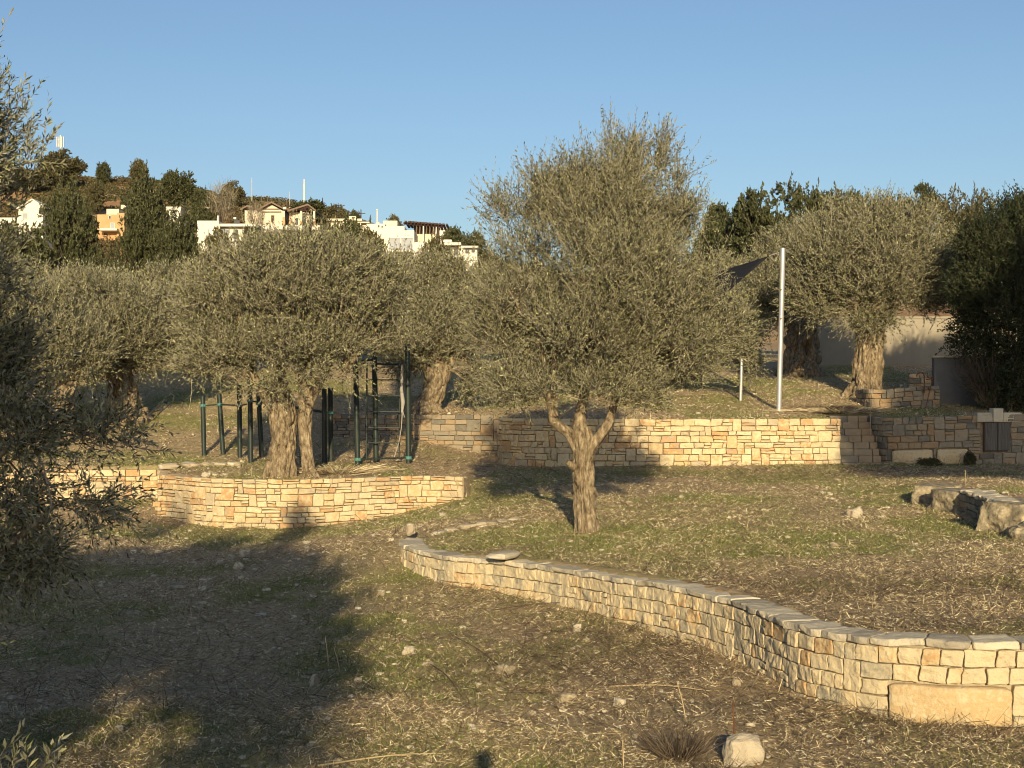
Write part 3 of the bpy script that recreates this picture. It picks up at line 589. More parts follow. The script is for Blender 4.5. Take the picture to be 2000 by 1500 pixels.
tk += lim([(1140, 890, 0), (1163, 862, 0), (1186, 832, -.05), (1195, 806, 0), (1203, 770, 0), (1212, 730, .1), (1225, 680, .2)], [13, 11, 9.5, 8, 7, 6, 4.5], 9)
tk += lim([(1136, 860, 0), (1133, 820, .05), (1138, 785, .15), (1150, 730, .3), (1160, 660, .4)], [17, 12, 9, 7, 5], 11)
tk += lim([(1085, 815, 0), (1078, 800, .0), (1068, 770, -.2), (1050, 735, -.3)], [9, 8, 7, 4], 12)+lim([(1122, 912, -.1), (1112, 905, -.18), (1108, 902, -.2)], [8, 6, 4.5], 13)
bl = [B(1192, 340, 55, 95, Yc, 0, .7), B(1203, 265, 26, 50, Yc, 0, .35, 1.8), B(1292, 310, 26, 55, Yc, .2, .35, 1.6), B(1318, 370, 36, 60, Yc, .2, .5), B(1122, 335, 62, 75, Yc, -.1, .7, 1.2), B(1340, 445, 50, 75, Yc, .2, .8), B(1210, 390, 130, 90, Yc, 0, 1.2, 1), B(1240, 300, 45, 60, Yc, .3, .5), B(1050, 400, 75, 75, Yc, 0, .8, 1.1),
      B(975, 435, 46, 72, Yc, .1, .5, 1.2), B(1190, 440, 160, 100, Yc, 0, 1.7), B(1320, 480, 85, 110, Yc, .1, 1.1), B(1180, 570, 235, 160, Yc, 0, 2.3), B(1020, 580, 110, 130, Yc, 0, 1.3), B(1365, 570, 80, 105, Yc, .3, 1.1, 1.1),
      B(1120, 690, 190, 95, Yc, 0, 2), B(1010, 730, 75, 75, Yc, -.2, .9), B(1290, 680, 130, 95, Yc, -.1, 1.5), B(1395, 665, 65, 62, Yc, .5, .9, .8), B(1080, 760, 75, 50, Yc, -.5, .9), B(1330, 735, 100, 45, Yc, .4, .9, .8), B(1010, 770, 65, 52, Yc, -.5, .7, .9), B(1100, 772, 60, 42, Yc, -.8, .6, .9), B(1175, 765, 75, 42, Yc, -.9, .6, 1.1), B(1250, 775, 65, 40, Yc, -.6, .6, 1), B(1085, 790, 55, 36, Yc, -.9, .5, .9), B(960, 660, 60, 80, Yc, 0, .8), B(1425, 635, 50, 50, Yc, .3, .8), B(1470, 700, 38, 50, Yc, .5, .6, .4)]
olive('olive_tree', 'tall lone olive tree standing in the middle of the bed behind the curved stone wall', base, W(1145, 800, Yc), tk, bl, 13500, 101, nl=17, ll=.074, lw=.022, L=(.3, .8), tw=.0045, th=.46, nlimb=36, nsub=260,
      hubs=[W(1080, 745, Yc), W(1205, 765, Yc), W(1140, 785, Yc), W(1160, 690, Yc+.3)])
# the split-trunk olive in the rounded bed
Yc = 37.9; bx, by = W(570, 930, Yc)[:2]; bz = hz(bx, by); base = (bx, by, bz)
lw_ = lambda L, r, sides, amp, seed, fs, f=3.2: tube(catmull([W(a, b, Yc+c) for a, b, c in L], 8), np.interp(np.linspace(0, 1, (len(L)-1)*8+1), np.linspace(0, 1, len(r)), np.array(r)/F*Yc), sides, 0, amp*1.25, f*.75, 2.0, seed, fiss=fs)
tk = lw_([(548, 952, 0), (552, 925, 0), (554, 890, 0), (554, 850, 0), (553, 815, 0), (550, 785, .1), (545, 760, .2)], [33, 26, 24, 25, 27, 24, 16], 64, .34, 21, .35, 4.5)
tk += lw_([(608, 952, .1), (604, 925, .1), (600, 890, .1), (596, 850, .1), (595, 815, .1), (598, 785, .1), (604, 755, .2)], [17, 14, 12, 12.5, 14, 17, 13], 40, .3, 23, .3, 3)
tk += lw_([(540, 800, 0), (520, 775, 0), (500, 745, 0), (485, 710, 0)], [14, 12, 9, 6], 20, .3, 25, .2)+lw_([(600, 795, 0), (612, 770, 0), (628, 740, 0), (650, 700, .2)], [11, 9, 7, 5], 20, .3, 27, .2)
tk += lw_([(550, 790, 0), (548, 740, 0), (540, 690, .2)], [17, 12, 8], 20, .3, 28, .2)+lw_([(598, 780, 0), (590, 740, .2), (600, 690, .4)], [12, 9, 7], 20, .3, 29, .2)
tk += lw_([(528, 905, -.15), (520, 925, -.3), (508, 945, -.4)], [9, 8, 5], 16, .3, 30, .2)+lw_([(608, 915, -.1), (618, 930, -.2), (628, 945, -.3)], [8, 7, 4], 16, .3, 31, .2)
bl = [B(570, 560, 200, 105, Yc, 0, 2.6), B(430, 600, 92, 100, Yc, 0, 1.5), B(700, 590, 95, 100, Yc, 0, 1.5), B(580, 512, 120, 50, Yc, 0, 1.7), B(680, 530, 80, 45, Yc, 0, 1.2), B(480, 530, 75, 45, Yc, .2, 1.2), B(450, 690, 100, 60, Yc, -.3, 1.3), B(690, 680, 85, 48, Yc, 0, 1.2), B(570, 680, 140, 62, Yc, -.5, 1.4),
      B(400, 715, 62, 38, Yc, -.2, .9), B(600, 475, 30, 22, Yc, 0, .5), B(560, 752, 60, 30, Yc, -.9, .5, .9), B(625, 745, 60, 35, Yc, -.8, .6, 1), B(760, 650, 70, 55, Yc, .5, 1, 1), B(480, 745, 60, 30, Yc, -.4, .6, .7), B(660, 735, 75, 38, Yc, -.5, .8), B(530, 755, 60, 30, Yc, -.7, .6, .8), B(740, 560, 75, 60, Yc, .3, 1)]
olive('olive_tree', 'broad old olive with a split double trunk in the rounded stone bed', base, W(572, 740, Yc), tk, bl, 10500, 102, nl=13, ll=.095, lw=.034, L=(.35, .8), tw=.006, th=.44, nlimb=40, limb_r=.09, nsub=380,
      hubs=[W(548, 720, Yc), W(600, 720, Yc), W(490, 720, Yc), W(675, 725, Yc)])
def old_trunk(pb, pt, Yc, rb, rt, seed, fork=((-45, -60), (40, -70), (5, -80)), flare=1.6, split=False):
    (x0, y0), (x1, y1) = pb, pt; L = [W(x0, y0+14, Yc), W(x0, y0, Yc), W(x0*.6+x1*.4, y0*.6+y1*.4, Yc), W(x1, y1, Yc), W(x1, y1-14, Yc)]; P = catmull(L, 10)
    k = F/Yc
    rr = np.interp(np.linspace(0, 1, len(P)), [0, .25, .45, .75, 1], np.array([rb*flare*1.1, rb*flare, rb, rt*1.08, rt*.8]))/k
    out = tube(P, rr, 72, 0, .5, 2.7, 2.0, seed, fiss=.45)
    for i, (dx, dy) in enumerate(fork): out += tube(catmull([W(x1+dx*.15, y1+8, Yc), W(x1+dx*.5, y1+dy*.35, Yc), W(x1+dx, y1+dy, Yc+.2)], 6), np.array([rt*.62]*5+[rt*.5]*4+[rt*.35]*4)[:13]/k, 22, 0, .3, 2.6, 1, seed+i, fiss=.2)
    for i in range(5):
        a = rng0.uniform(-2.9, -.2)+i*.1; q = W(x0, y0, Yc)+np.array([math.cos(a), math.sin(a)*.7, 0])*rb*flare*1.35/k; q[2] = hz(q[0], q[1])-.05
        out += tube(catmull([W(x0, y0-rb*.9, Yc)+np.array([math.cos(a), math.sin(a), 0])*rb*.5/k, (W(x0, y0, Yc)*.4+q*.6)+[0, 0, .12], q], 5), [rb*.4/k]*5+[rb*.25/k]*3+[rb*.12/k]*3, 14, 0, .3, 2.5, 1, seed+i+20)
    return out
rng0 = np.random.RandomState(77)
def olive_px(name, label, Yc, pb, pt, rb, rt, blobs, n, seed, hubpx, **kw):
    x, y = W(pb[0], pb[1], Yc)[:2]; z = hz(x, y); py = 750+(EYE-z)/Yc*F; base = (x, y, z)
    return olive(name, label, base, W(*hubpx, Yc), old_trunk((pb[0], py), pt, Yc, rb, rt, seed), [B(*b[:4], Yc, *(b[4:])) for b in blobs], n, seed, **kw)
big = dict(nl=12, ll=.105, lw=.04, L=(.35, .85), tw=.007, nlimb=26, limb_r=.09, nsub=200, th=.43)
olive_px('olive_tree', 'old olive with a thick pale trunk beside the beige wall, right of the steel pole', 50, (1688, 765), (1700, 655), 26, 23,
      [(1700, 520, 160, 100, 0, 2.6), (1600, 540, 80, 95, 0, 1.5), (1800, 540, 70, 80, 0, 1.5), (1690, 440, 110, 45, 0, 1.7), (1640, 415, 42, 24, 0, .7), (1690, 405, 36, 22, 0, .7), (1740, 410, 45, 25, 0, .8), (1790, 450, 60, 50, 0, 1.1), (1600, 475, 45, 40, 0, .8), (1600, 610, 60, 30, -.3, 1), (1790, 600, 70, 30, 0, 1), (1688, 398, 16, 26, 0, .3), (1690, 630, 70, 30, -.6, .9), (1850, 480, 40, 50, .5, .8), (1560, 560, 45, 60, .2, .8)],
      9500, 103, (1695, 620), **big)
olive_px('olive_tree', 'olive with a dark squat trunk just right of the steel pole, farther back', 58, (1562, 722), (1568, 640), 31, 28,
      [(1540, 540, 90, 90, 0, 2), (1500, 570, 60, 60, 0, 1.4), (1590, 500, 70, 80, 0, 1.6), (1535, 490, 70, 45, 0, 1.5), (1545, 620, 60, 25, 0, 1)], 5000, 104, (1565, 620), **big)
olive_px('olive_tree', 'olive with a leaning pale trunk just behind the wall, right of the climbing frame', 49.3, (832, 812), (855, 740), 22, 19,
      [(830, 630, 100, 95, 0, 2), (870, 580, 70, 80, 0, 1.4), (790, 560, 65, 60, 0, 1.3), (905, 660, 50, 80, 0, 1), (860, 545, 55, 35, 0, 1), (800, 700, 60, 40, 0, 1), (920, 740, 50, 45, 0, .9, .7)], 7000, 105, (855, 710), **big)
olive_px('olive_tree', 'olive whose trunk shows behind the lone olive, just above the far wall', 49, (1237, 806), (1232, 745), 21, 18,
      [(1240, 640, 150, 90, 0, 2.2), (1380, 650, 75, 75, 0, 1.5), (1120, 660, 90, 80, 0, 1.5), (1445, 680, 50, 65, 0, 1, .8), (1280, 560, 120, 60, 0, 1.7), (1460, 720, 35, 50, 0, .7, .6)], 7000, 106, (1235, 715), **big)
olive_px('olive_tree', 'olive with a short leaning reddish trunk on the left slope behind the near leaves', 51, (255, 800), (232, 730), 30, 22,
      [(210, 645, 150, 95, 0, 2.5), (120, 630, 80, 80, 0, 1.6), (300, 635, 70, 85, 0, 1.5), (190, 580, 100, 45, 0, 1.8), (150, 560, 50, 30, 0, 1), (280, 690, 70, 50, 0, 1.2), (330, 660, 40, 60, 0, .9)], 7500, 107, (235, 700), **big)
olive_px('olive_tree', 'olive with a pale upright trunk half hidden by the near leaves at the left', 47.5, (122, 890), (115, 790), 26, 24,
      [(90, 680, 130, 90, 0, 2.3), (10, 650, 80, 110, 0, 1.5), (60, 600, 90, 60, 0, 1.6), (170, 700, 60, 70, 0, 1.2)], 6500, 108, (115, 760), **big)
rest = dict(nl=9, ll=.16, lw=.065, L=(.4, 1.0), tw=.012, nlimb=14, limb_r=.09, nsub=100, th=.4)
for k, (Yc, pbx, bl, n, lab) in enumerate([
    (62, 470, [(470, 610, 120, 70), (430, 575, 70, 40), (540, 590, 90, 60)], 2600, 'olive in the second row behind the split-trunk olive, its top showing to the left'),
    (66, 345, [(345, 600, 90, 70), (320, 560, 60, 35), (385, 580, 60, 55)], 2400, 'small olive between the left slope olive and the split-trunk olive, farther back'),
    (68, 770, [(780, 585, 110, 70), (830, 560, 70, 38), (720, 570, 70, 60)], 2800, 'olive behind the climbing frame whose top shows below the white house'),
    (74, 650, [(660, 580, 110, 70), (620, 545, 80, 45), (720, 550, 70, 38)], 2600, 'olive in the back row below the gabled house'),
    (78, 895, [(890, 590, 80, 60), (860, 560, 50, 34), (930, 590, 50, 60)], 2000, 'olive in the back row below the low white houses at the foot of the hill'),
    (70, 60, [(60, 590, 110, 70), (20, 560, 80, 60)], 2400, 'olive at the far left behind the near olive leaves'),
    (72, 210, [(215, 595, 100, 60), (160, 570, 60, 32)], 2200, 'olive in the back row on the left below the dark conifers'),
    (70, 1330, [(1330, 620, 90, 70), (1290, 590, 60, 50)], 1800, 'olive in the back row hidden mostly behind the lone olive'),
    (75, 1010, [(1010, 600, 90, 70), (960, 570, 60, 50)], 1800, 'olive in the back row left of the lone olive crown'),
    (72, 1450, [(1450, 600, 90, 80), (1420, 560, 60, 60)], 2200, 'olive in the back row between the lone olive and the steel pole')]):
    x = (pbx-1000)/F*Yc; z = hz(x, Yc); py = 750+(EYE-z)/Yc*F
    olive_px('olive_tree', lab, Yc, (pbx, py), (pbx+4, bl[0][1]+60), 14, 12, bl, n, 120+k, (pbx, bl[0][1]+50), **rest)
# near olive at the left edge, its trunk outside the picture
Yc = 13.0; x0 = -7.0; z0 = hz(x0, Yc); base = (x0, Yc, z0)
tk = tube(catmull([(x0, Yc, z0-.2), (x0+.05, Yc, z0+.6), (x0+.2, Yc, z0+1.3), (x0+.15, Yc, z0+2)], 8), np.linspace(.3, .2, 25), 40, 0, .35, 3, 1, 61, fiss=.3)
for q in ([(-6.9, 13, 1.4), (-6.3, 12.9, 2.0), (-5.4, 12.8, 2.7), (-4.6, 12.6, 3.2)], [(-6.8, 13, 1.9), (-6.2, 13, 3.2), (-5.6, 13, 4.6), (-5.2, 13, 5.8)], [(-6.8, 13, 1.2), (-6, 12.7, 1.5), (-5, 12.5, 2.0), (-4.2, 12.4, 2.6)], [(-6.9, 13, 2), (-6.6, 13.2, 4), (-6.2, 13, 6)]):
    tk += tube(catmull(q, 6), np.linspace(.09, .025, (len(q)-1)*6+1), 10, 0, .2, 2, 1, 5)
bl = [B(-60, 260, 95, 160, Yc, 0, .8, .9), B(-35, 400, 100, 130, Yc, 0, .9, 1), B(8, 250, 40, 140, Yc, .2, .4, 1.2), B(62, 330, 42, 75, Yc, 0, .3, .9), B(-60, 560, 110, 110, Yc, 0, .8, .8), B(15, 440, 70, 50, Yc, 0, .5, .6), B(-50, 720, 120, 130, Yc, 0, .8, .9), B(60, 850, 130, 95, Yc, -.2, .8, 1.2), B(215, 850, 100, 66, Yc, -.3, .6, 1.1),
      B(20, 970, 140, 80, Yc, -.2, .8, .45), B(190, 985, 105, 42, Yc, -.3, .5, .6), B(20, 1080, 150, 70, Yc, -.3, .7, 1), B(140, 1070, 110, 50, Yc, -.5, .5, 1), B(-80, 1200, 130, 90, Yc, -.4, .6, .5)]
olive('olive_tree', 'near olive tree leaning in from the left edge with dark leafy branches over the wall', base, (-6.6, Yc, 3.2), tk, bl, 2150, 109, nl=20, ll=.068, lw=.018, L=(.25, .6), tw=.0038, th=.48, nlimb=22, limb_r=.035, nsub=110, spread=.6, rlo=.3, up=.5, droop=.1, nf=2.2)
# low olive shoots in the bottom left corner
rng = np.random.RandomState(9); Yc = 4.9; base = (-2.0, Yc, hz(-2.0, Yc))
sh = thing('olive_sapling', 'pale sunlit olive shoots poking into the bottom left corner', 'sapling', base)
pts = np.array([W(-30, 1480, Yc), W(-15, 1500, Yc), W(5, 1525, Yc), W(55, 1515, Yc), W(80, 1512, Yc-.03), W(-60, 1540, Yc), W(100, 1520, Yc), W(35, 1540, Yc)])
tv, lv = foliage(rng, pts, (-1.95, Yc, 2.0), (.1, .16), 15, .05, .013, .3, 0, .0025, .25)
st = []
for q in pts: st += tube(catmull([(base[0]+rng.uniform(-.05, .05), Yc, base[2]-.02), (base[0]*.5+q[0]*.5+rng.uniform(-.05, .05), Yc+.03, (base[2]+q[2])/2), q], 6), np.linspace(.009, .003, 13), 6, 0)
build('stem', st, [M['twig']], sh, loc=base); build('crown', [lv, tv], [M['leaf'], M['twig']], sh, loc=base)
# dense shaded tree at the right edge
Yc = 46; x, y = W(1985, 800, Yc)[:2]; base = (x, y, hz(x, y))
bl = [(1990, 560, 130, 160, 0, 2.6), (1900, 580, 62, 70, -.2, 1.2), (1920, 480, 60, 60, 0, 1.2), (1980, 430, 70, 40, 0, 1.3), (1900, 660, 55, 50, 0, 1), (1980, 730, 80, 75, -.4, 1.5), (2100, 560, 120, 200, 0, 2.5), (1930, 760, 45, 45, -.5, .8, .6), (1990, 405, 40, 22, 0, .8)]
olive('broadleaf_tree', 'dense dark green tree filling the right edge in shade', base, W(2000, 640, Yc), old_trunk((1985, 750+(EYE-base[2])/Yc*F), (1990, 700), Yc, 16, 13, 51), [B(*b[:4], Yc, *b[4:]) for b in bl], 9500, 110, nl=14, ll=.1, lw=.045, L=(.3, .7), tw=.005, leaf='leaf_shade', cat='tree', nlimb=24, nsub=160, th=.36, twigm='bark_dark')  # leaves and twigs coloured darker to carry the shade on this tree
# bare branching shrub before the grey wall
rng = np.random.RandomState(31); base = (15.6, 45.6, hz(15.6, 45.6)); P = sample(rng, [((15.3, 45.4, 4.3), (1.1, .6, 1.0))], 220, .3)
tag(build('bare_shrub', limbs(rng, (15.8, 45.6, base[2]), P[:70], .03, .006, 0, 4, lift=.1)+limbs(rng, (15.6, 45.6, base[2]+.6), P[70:], .012, .004, 0, 3, lift=.1), [M['bark_dark']], loc=base), 'leafless dark shrub spreading in front of the grey block wall', 'shrub')

def crown_mesh(name, blobs, n, seed, ll, lw, nl, L, leaf, hub=(0, 0, .4), th=.4, up=.25, droop=.1, trunk_r=.03, nf=3.0, tw=.003, spread=.9, nsub=24, trunk_h=.35, bare=False):
    rng = np.random.RandomState(seed); P = sample(rng, blobs, n, th, nf=nf, seed=seed); tv, lv = foliage(rng, P, hub, L, nl, ll, lw, up, droop, tw, spread)
    tk = tube([(0, 0, -.08), (0, 0, .05), (0.01, 0, trunk_h)], [trunk_r*1.3, trunk_r, trunk_r*.6], 8)+limbs(rng, (0, 0, trunk_h*.9), P[rng.choice(len(P), nsub)], trunk_r*.45, .004, 0, 4)
    t = build('trunk', tk, [M['bark_dark']], smooth=True); c = build('crown', [tv] if bare else [lv, tv], [M[leaf], M['twig']])
    COL.objects.unlink(t); COL.objects.unlink(c); return t.data, c.data
E = lambda x, y, z, rx, rz, ry=None, w=1: ((x, y, z), (rx, ry or rx, rz), w)
KM = {
 'bush': crown_mesh('bush', [E(0, 0, .55, .42, .4), E(-.26, .1, .5, .26, .3), E(.28, 0, .6, .25, .28), E(.08, 0, .82, .2, .18), E(-.2, 0, .75, .15, .15)], 1300, 1, .06, .035, 9, (.06, .16), 'leaf_mid', th=.45, nf=5),
 'bush2': crown_mesh('bush2', [E(0, 0, .5, .45, .42), E(-.28, 0, .65, .2, .28), E(.1, 0, .82, .2, .18), E(.3, 0, .45, .2, .3)], 1300, 2, .06, .035, 9, (.06, .16), 'leaf_dark', th=.45, nf=5),
 'scrub': crown_mesh('scrub', [E(0, 0, .45, .48, .45), E(.3, 0, .4, .22, .3), E(-.3, 0, .35, .22, .3)], 500, 3, .08, .05, 8, (.08, .16), 'leaf_brown', trunk_h=.2, th=.4),
 'conifer': crown_mesh('conifer', [E(0, 0, .2, .5, .2), E(-.1, .05, .4, .42, .2), E(.08, 0, .58, .36, .17), E(-.05, 0, .74, .27, .15), E(.02, 0, .89, .15, .11), E(.25, 0, .3, .28, .2), E(-.3, 0, .25, .25, .18)], 2600, 4, .03, .016, 14, (.03, .08), 'leaf_dark', hub=(0, 0, .1), th=.42, nf=7, up=.25, spread=.6, tw=.0015),
 'pencil': crown_mesh('pencil', [E(0, 0, .5, .12, .5), E(0, 0, .3, .14, .3)], 300, 5, .06, .03, 8, (.05, .1), 'leaf_dark', up=1.2),
 'bare': crown_mesh('bare', [E(0, 0, .6, .45, .38)], 700, 6, .05, .03, 2, (.12, .3), 'leaf_brown', hub=(0, 0, 0), up=.5, bare=True, tw=.004, nsub=40),
 'pine': crown_mesh('pine', [E(-.3, 0, .8, .2, .17), E(0, 0, .86, .19, .15), E(.27, 0, .78, .2, .19), E(0, 0, .6, .48, .2), E(-.2, 0, .4, .3, .2), E(.2, 0, .4, .3, .2)], 2600, 7, .03, .016, 13, (.03, .08), 'leaf_dark', th=.46, nf=6, tw=.0015),
 'airy': crown_mesh('airy', [E(0, 0, .75, .5, .2), E(-.25, 0, .6, .25, .2), E(.25, 0, .6, .3, .2)], 520, 8, .05, .02, 10, (.08, .18), 'leaf_mid', th=.5, nf=5, tw=.002),
 'palm': None}
def fronds():
    rng = np.random.RandomState(2); parts = tube([(0, 0, -.1), (0, 0, .5)], [.06, .05], 8, 1)
    for i in range(34):
        a = rng.uniform(0, 6.28); e = rng.uniform(-.2, 1.3); d = np.array([math.cos(a)*math.cos(e), math.sin(a)*math.cos(e), math.sin(e)]); s = nrm(np.cross(d, [0, 0, 1])); p = [np.array([0, 0, .5])+d*t*.5-np.array([0, 0, 1])*t*t*.16 for t in (0, .35, .7, 1)]; w_ = [.01, .05, .045, .004]
        parts.append((np.array([v for q, ww in zip(p, w_) for v in (q-s*ww, q+s*ww)]), [(2*k, 2*k+1, 2*k+3, 2*k+2) for k in range(3)], 0))
    c = build('crown', parts, [M['leaf_mid'], M['bark_dark']]); COL.objects.unlink(c); return c.data
KM['palm'] = (None, fronds())
def plant(kind, name, label, cat, X, Y, Z, wd, ht, rot, group=None, dep=None):
    r = thing(name, label, cat, (X, Y, Z), group)
    for nm, me in zip(('trunk', 'crown'), KM[kind]):
        if me is None: continue
        o = bpy.data.objects.new(nm, me); COL.objects.link(o); o.parent = r
        hc = min(ht, wd*(1.75 if kind == 'conifer' else 9 if kind in ('pencil', 'palm') else 1.45)); o.scale = (wd, dep or wd, ht if nm == 'trunk' else hc); o.location = (0, 0, 0 if nm == 'trunk' else ht-hc)
    r.rotation_euler = (0, 0, rot); return r
def plant_px(kind, name, label, cat, px, ptop, wpx, Y, rot=0, sink=0, group=None, hmin=None):
    X = (px-1000)/F*Y; Z = hz(X, Y)-sink; zt = EYE-(ptop-750)/F*Y; return plant(kind, name, label, cat, X, Y, Z, wpx/F*Y, max(zt-Z, hmin or 1.0), rot, group)
# ------------------------------------------------------------------ hillside vegetation
HT = [('bush', 'evergreen_tree', 'big round dark tree on the hilltop below the mobile phone mast', 118, 297, 88, 300, 0), ('bush2', 'evergreen_tree', 'small lone tree on the ridge, next right of the round hilltop tree', 202, 318, 30, 318, 1),
 ('bush', 'evergreen_tree', 'pale green tree on the ridge above the large conifer', 272, 314, 44, 318, 2), ('bush2', 'evergreen_tree', 'dark tree below the ridge between the conifer and the brown slope', 345, 336, 70, 280, 3), ('bush', 'evergreen_tree', 'dark bushy tree on the ridge left of the two thin masts', 455, 356, 44, 300, .5),
 ('bush2', 'evergreen_tree', 'low dark tree on the brown slope above the bare tree', 395, 372, 52, 250, 1.4), ('bush', 'evergreen_tree', 'broad tree behind the left conifer on the upper slope', 184, 352, 50, 260, 2.2),
 ('conifer', 'conifer_tree', 'tall dark conifer at the left, nearest the white gabled house', 128, 345, 145, 118, 0), ('conifer', 'conifer_tree', 'large pyramid conifer rising to the ridge right of the orange house', 288, 326, 128, 125, 2), ('conifer', 'conifer_tree', 'broad dark conifer left of the long white house', 352, 396, 108, 112, 4),
 ('conifer', 'conifer_tree', 'lower dark conifer between the two biggest conifers', 222, 488, 70, 105, 1), ('bare', 'bare_tree', 'pale leafless tree above the long white house', 432, 362, 62, 215, 0), ('bush2', 'evergreen_tree', 'dark tree behind the leafless tree on the hillside', 408, 392, 46, 225, 2),
 ('palm', 'palm_tree', 'small palm between the long white house and the gabled house', 484, 425, 34, 205, 0), ('bare', 'olive_tree', 'pale grey-green tree before the gabled house', 500, 400, 40, 212, 2),
 ('bush2', 'evergreen_tree', 'dark tree mass on the ridge just right of the gabled house', 605, 392, 74, 300, 0), ('bush', 'evergreen_tree', 'dark tree on the ridge, second right of the gabled house', 655, 402, 60, 300, 1), ('bush', 'evergreen_tree', 'brownish tree at the right end of the ridge tree line', 668, 408, 34, 290, 3),
 ('bush2', 'evergreen_tree', 'small dark tree right of the low cream house', 693, 412, 26, 285, 4), ('pencil', 'cypress_tree', 'slim dark cypress left of the white chimney pipe', 723, 418, 16, 260, 0), ('bush', 'evergreen_tree', 'rounded tree top behind the white house by its pergola', 770, 424, 44, 262, 2),
 ('bush2', 'evergreen_tree', 'dark tree below the low cream house', 675, 432, 84, 165, 0), ('bush', 'evergreen_tree', 'dark green tree left of the white house with shutters', 720, 452, 70, 140, 2.5), ('bush2', 'evergreen_tree', 'dark tree between the gabled house and the white house with shutters', 640, 455, 60, 175, 5),
 ('bush', 'evergreen_tree', 'green tree in front of the low white houses right of the shutters', 852, 466, 66, 135, 1), ('bush2', 'evergreen_tree', 'dark tree right of the modern pergola', 886, 446, 52, 230, 2), ('bush2', 'evergreen_tree', 'low dark tree at the right foot of the hill', 925, 455, 50, 220, 0),
 ('bush', 'evergreen_tree', 'yellowish tree beside the orange house', 168, 385, 34, 235, 0), ('bush2', 'evergreen_tree', 'dark tree above the orange house', 250, 385, 34, 240, 1), ('palm', 'palm_tree', 'small palm on the slope right of the large pyramid conifer', 318, 378, 26, 240, 0),
 ('bush', 'evergreen_tree', 'green tree before the long white house', 425, 448, 44, 180, 3), ('bush2', 'evergreen_tree', 'dark tree under the white timber frame', 610, 478, 70, 150, 3), ('bush', 'evergreen_tree', 'tree at the left edge behind the near olive, below the hilltop', 40, 330, 90, 290, 3),
 ('bush2', 'evergreen_tree', 'dark tree left of the tall dark conifer', 30, 440, 110, 110, 3),
 ('bush2', 'evergreen_tree', 'dark tree just right of the lone olive, behind the black shade cloth', 1405, 440, 110, 92, 3),
 ('pine', 'pine_tree', 'dark pine with three rounded tops behind the steel pole', 1530, 366, 200, 84, 0), ('bush2', 'evergreen_tree', 'dark broad tree left of the three-topped pine', 1470, 402, 130, 86, 1), ('bush2', 'evergreen_tree', 'narrow dark tree at the right shoulder of the lone olive', 1402, 400, 60, 95, 2),
 ('pine', 'pine_tree', 'pine behind the right old olive', 1635, 378, 170, 92, 2), ('pine', 'pine_tree', 'thin pine with a lone spire right of the old olive', 1806, 360, 66, 96, 4), ('airy', 'feathery_tree', 'airy feathery tree above the dark right edge tree', 1882, 372, 120, 80, 1), ('bush', 'evergreen_tree', 'green tree behind the beige wall at the right', 1745, 400, 130, 90, 0),
 ('bush2', 'evergreen_tree', 'tall dark tree behind the feathery tree', 1880, 420, 130, 95, 2), ('bush', 'evergreen_tree', 'large tree beyond the right edge tree', 2010, 400, 160, 90, 4), ('bush2', 'evergreen_tree', 'dark tree mass low behind the steel pole', 1420, 470, 120, 100, 3), ('bush', 'evergreen_tree', 'tree behind the lower left of the lone olive crown', 960, 500, 90, 120, 3)]
for kind, nm, lab, px, pt, wd, Y, rot in HT: plant_px(kind, nm, lab, 'tree' if 'palm' not in nm else 'palm', px, pt, wd, Y, rot)
rng = np.random.RandomState(66); V, Fs = [], []
# low scrub that covers the slope as one mass
n = 26000; px = rng.uniform(-300, 1100, n); Yv = rng.uniform(150, 345, n); X = (px-1000)/F*Yv
keep = fbm(np.stack([X/9, Yv/9, 0*X], -1), 3) > .5; X, Yv = X[keep], Yv[keep]; Z = H(X, Yv); n = len(X)
K = 26; r = rng.uniform(.35, 1.25, n); c = np.stack([X, Yv, Z], 1)
q = nrm(rng.normal(size=(n, K, 3))); q[..., 2] = np.abs(q[..., 2])*.8; ctr = c[:, None]+q*r[:, None, None]; a = nrm(rng.normal(size=(n, K, 3))); b = nrm(np.cross(a, rng.normal(size=(n, K, 3)))); s = .22
V = np.stack([ctr-a*s, ctr-b*s*.6, ctr+a*s, ctr+b*s*.6], 2).reshape(-1, 3); col = (noise(np.stack([X/20, Yv/20, 0*X+3], -1)) > .38)
Fq = np.arange(n*K*4).reshape(n, K, 4)
o = build('hillside_scrub', [(V, Fq[col].reshape(-1, 4), 0)], [M['leaf_brown']]) if False else None
o = build('hillside_scrub', [(V[Fq[col].reshape(-1)], np.arange(col.sum()*K*4).reshape(-1, 4), 0), (V[Fq[~col].reshape(-1)], np.arange((~col).sum()*K*4).reshape(-1, 4), 1)], [M['leaf_brown'], M['leaf_mid']])
tag(o, 'low brown and green scrub covering the hillside', 'scrub', kind='stuff')

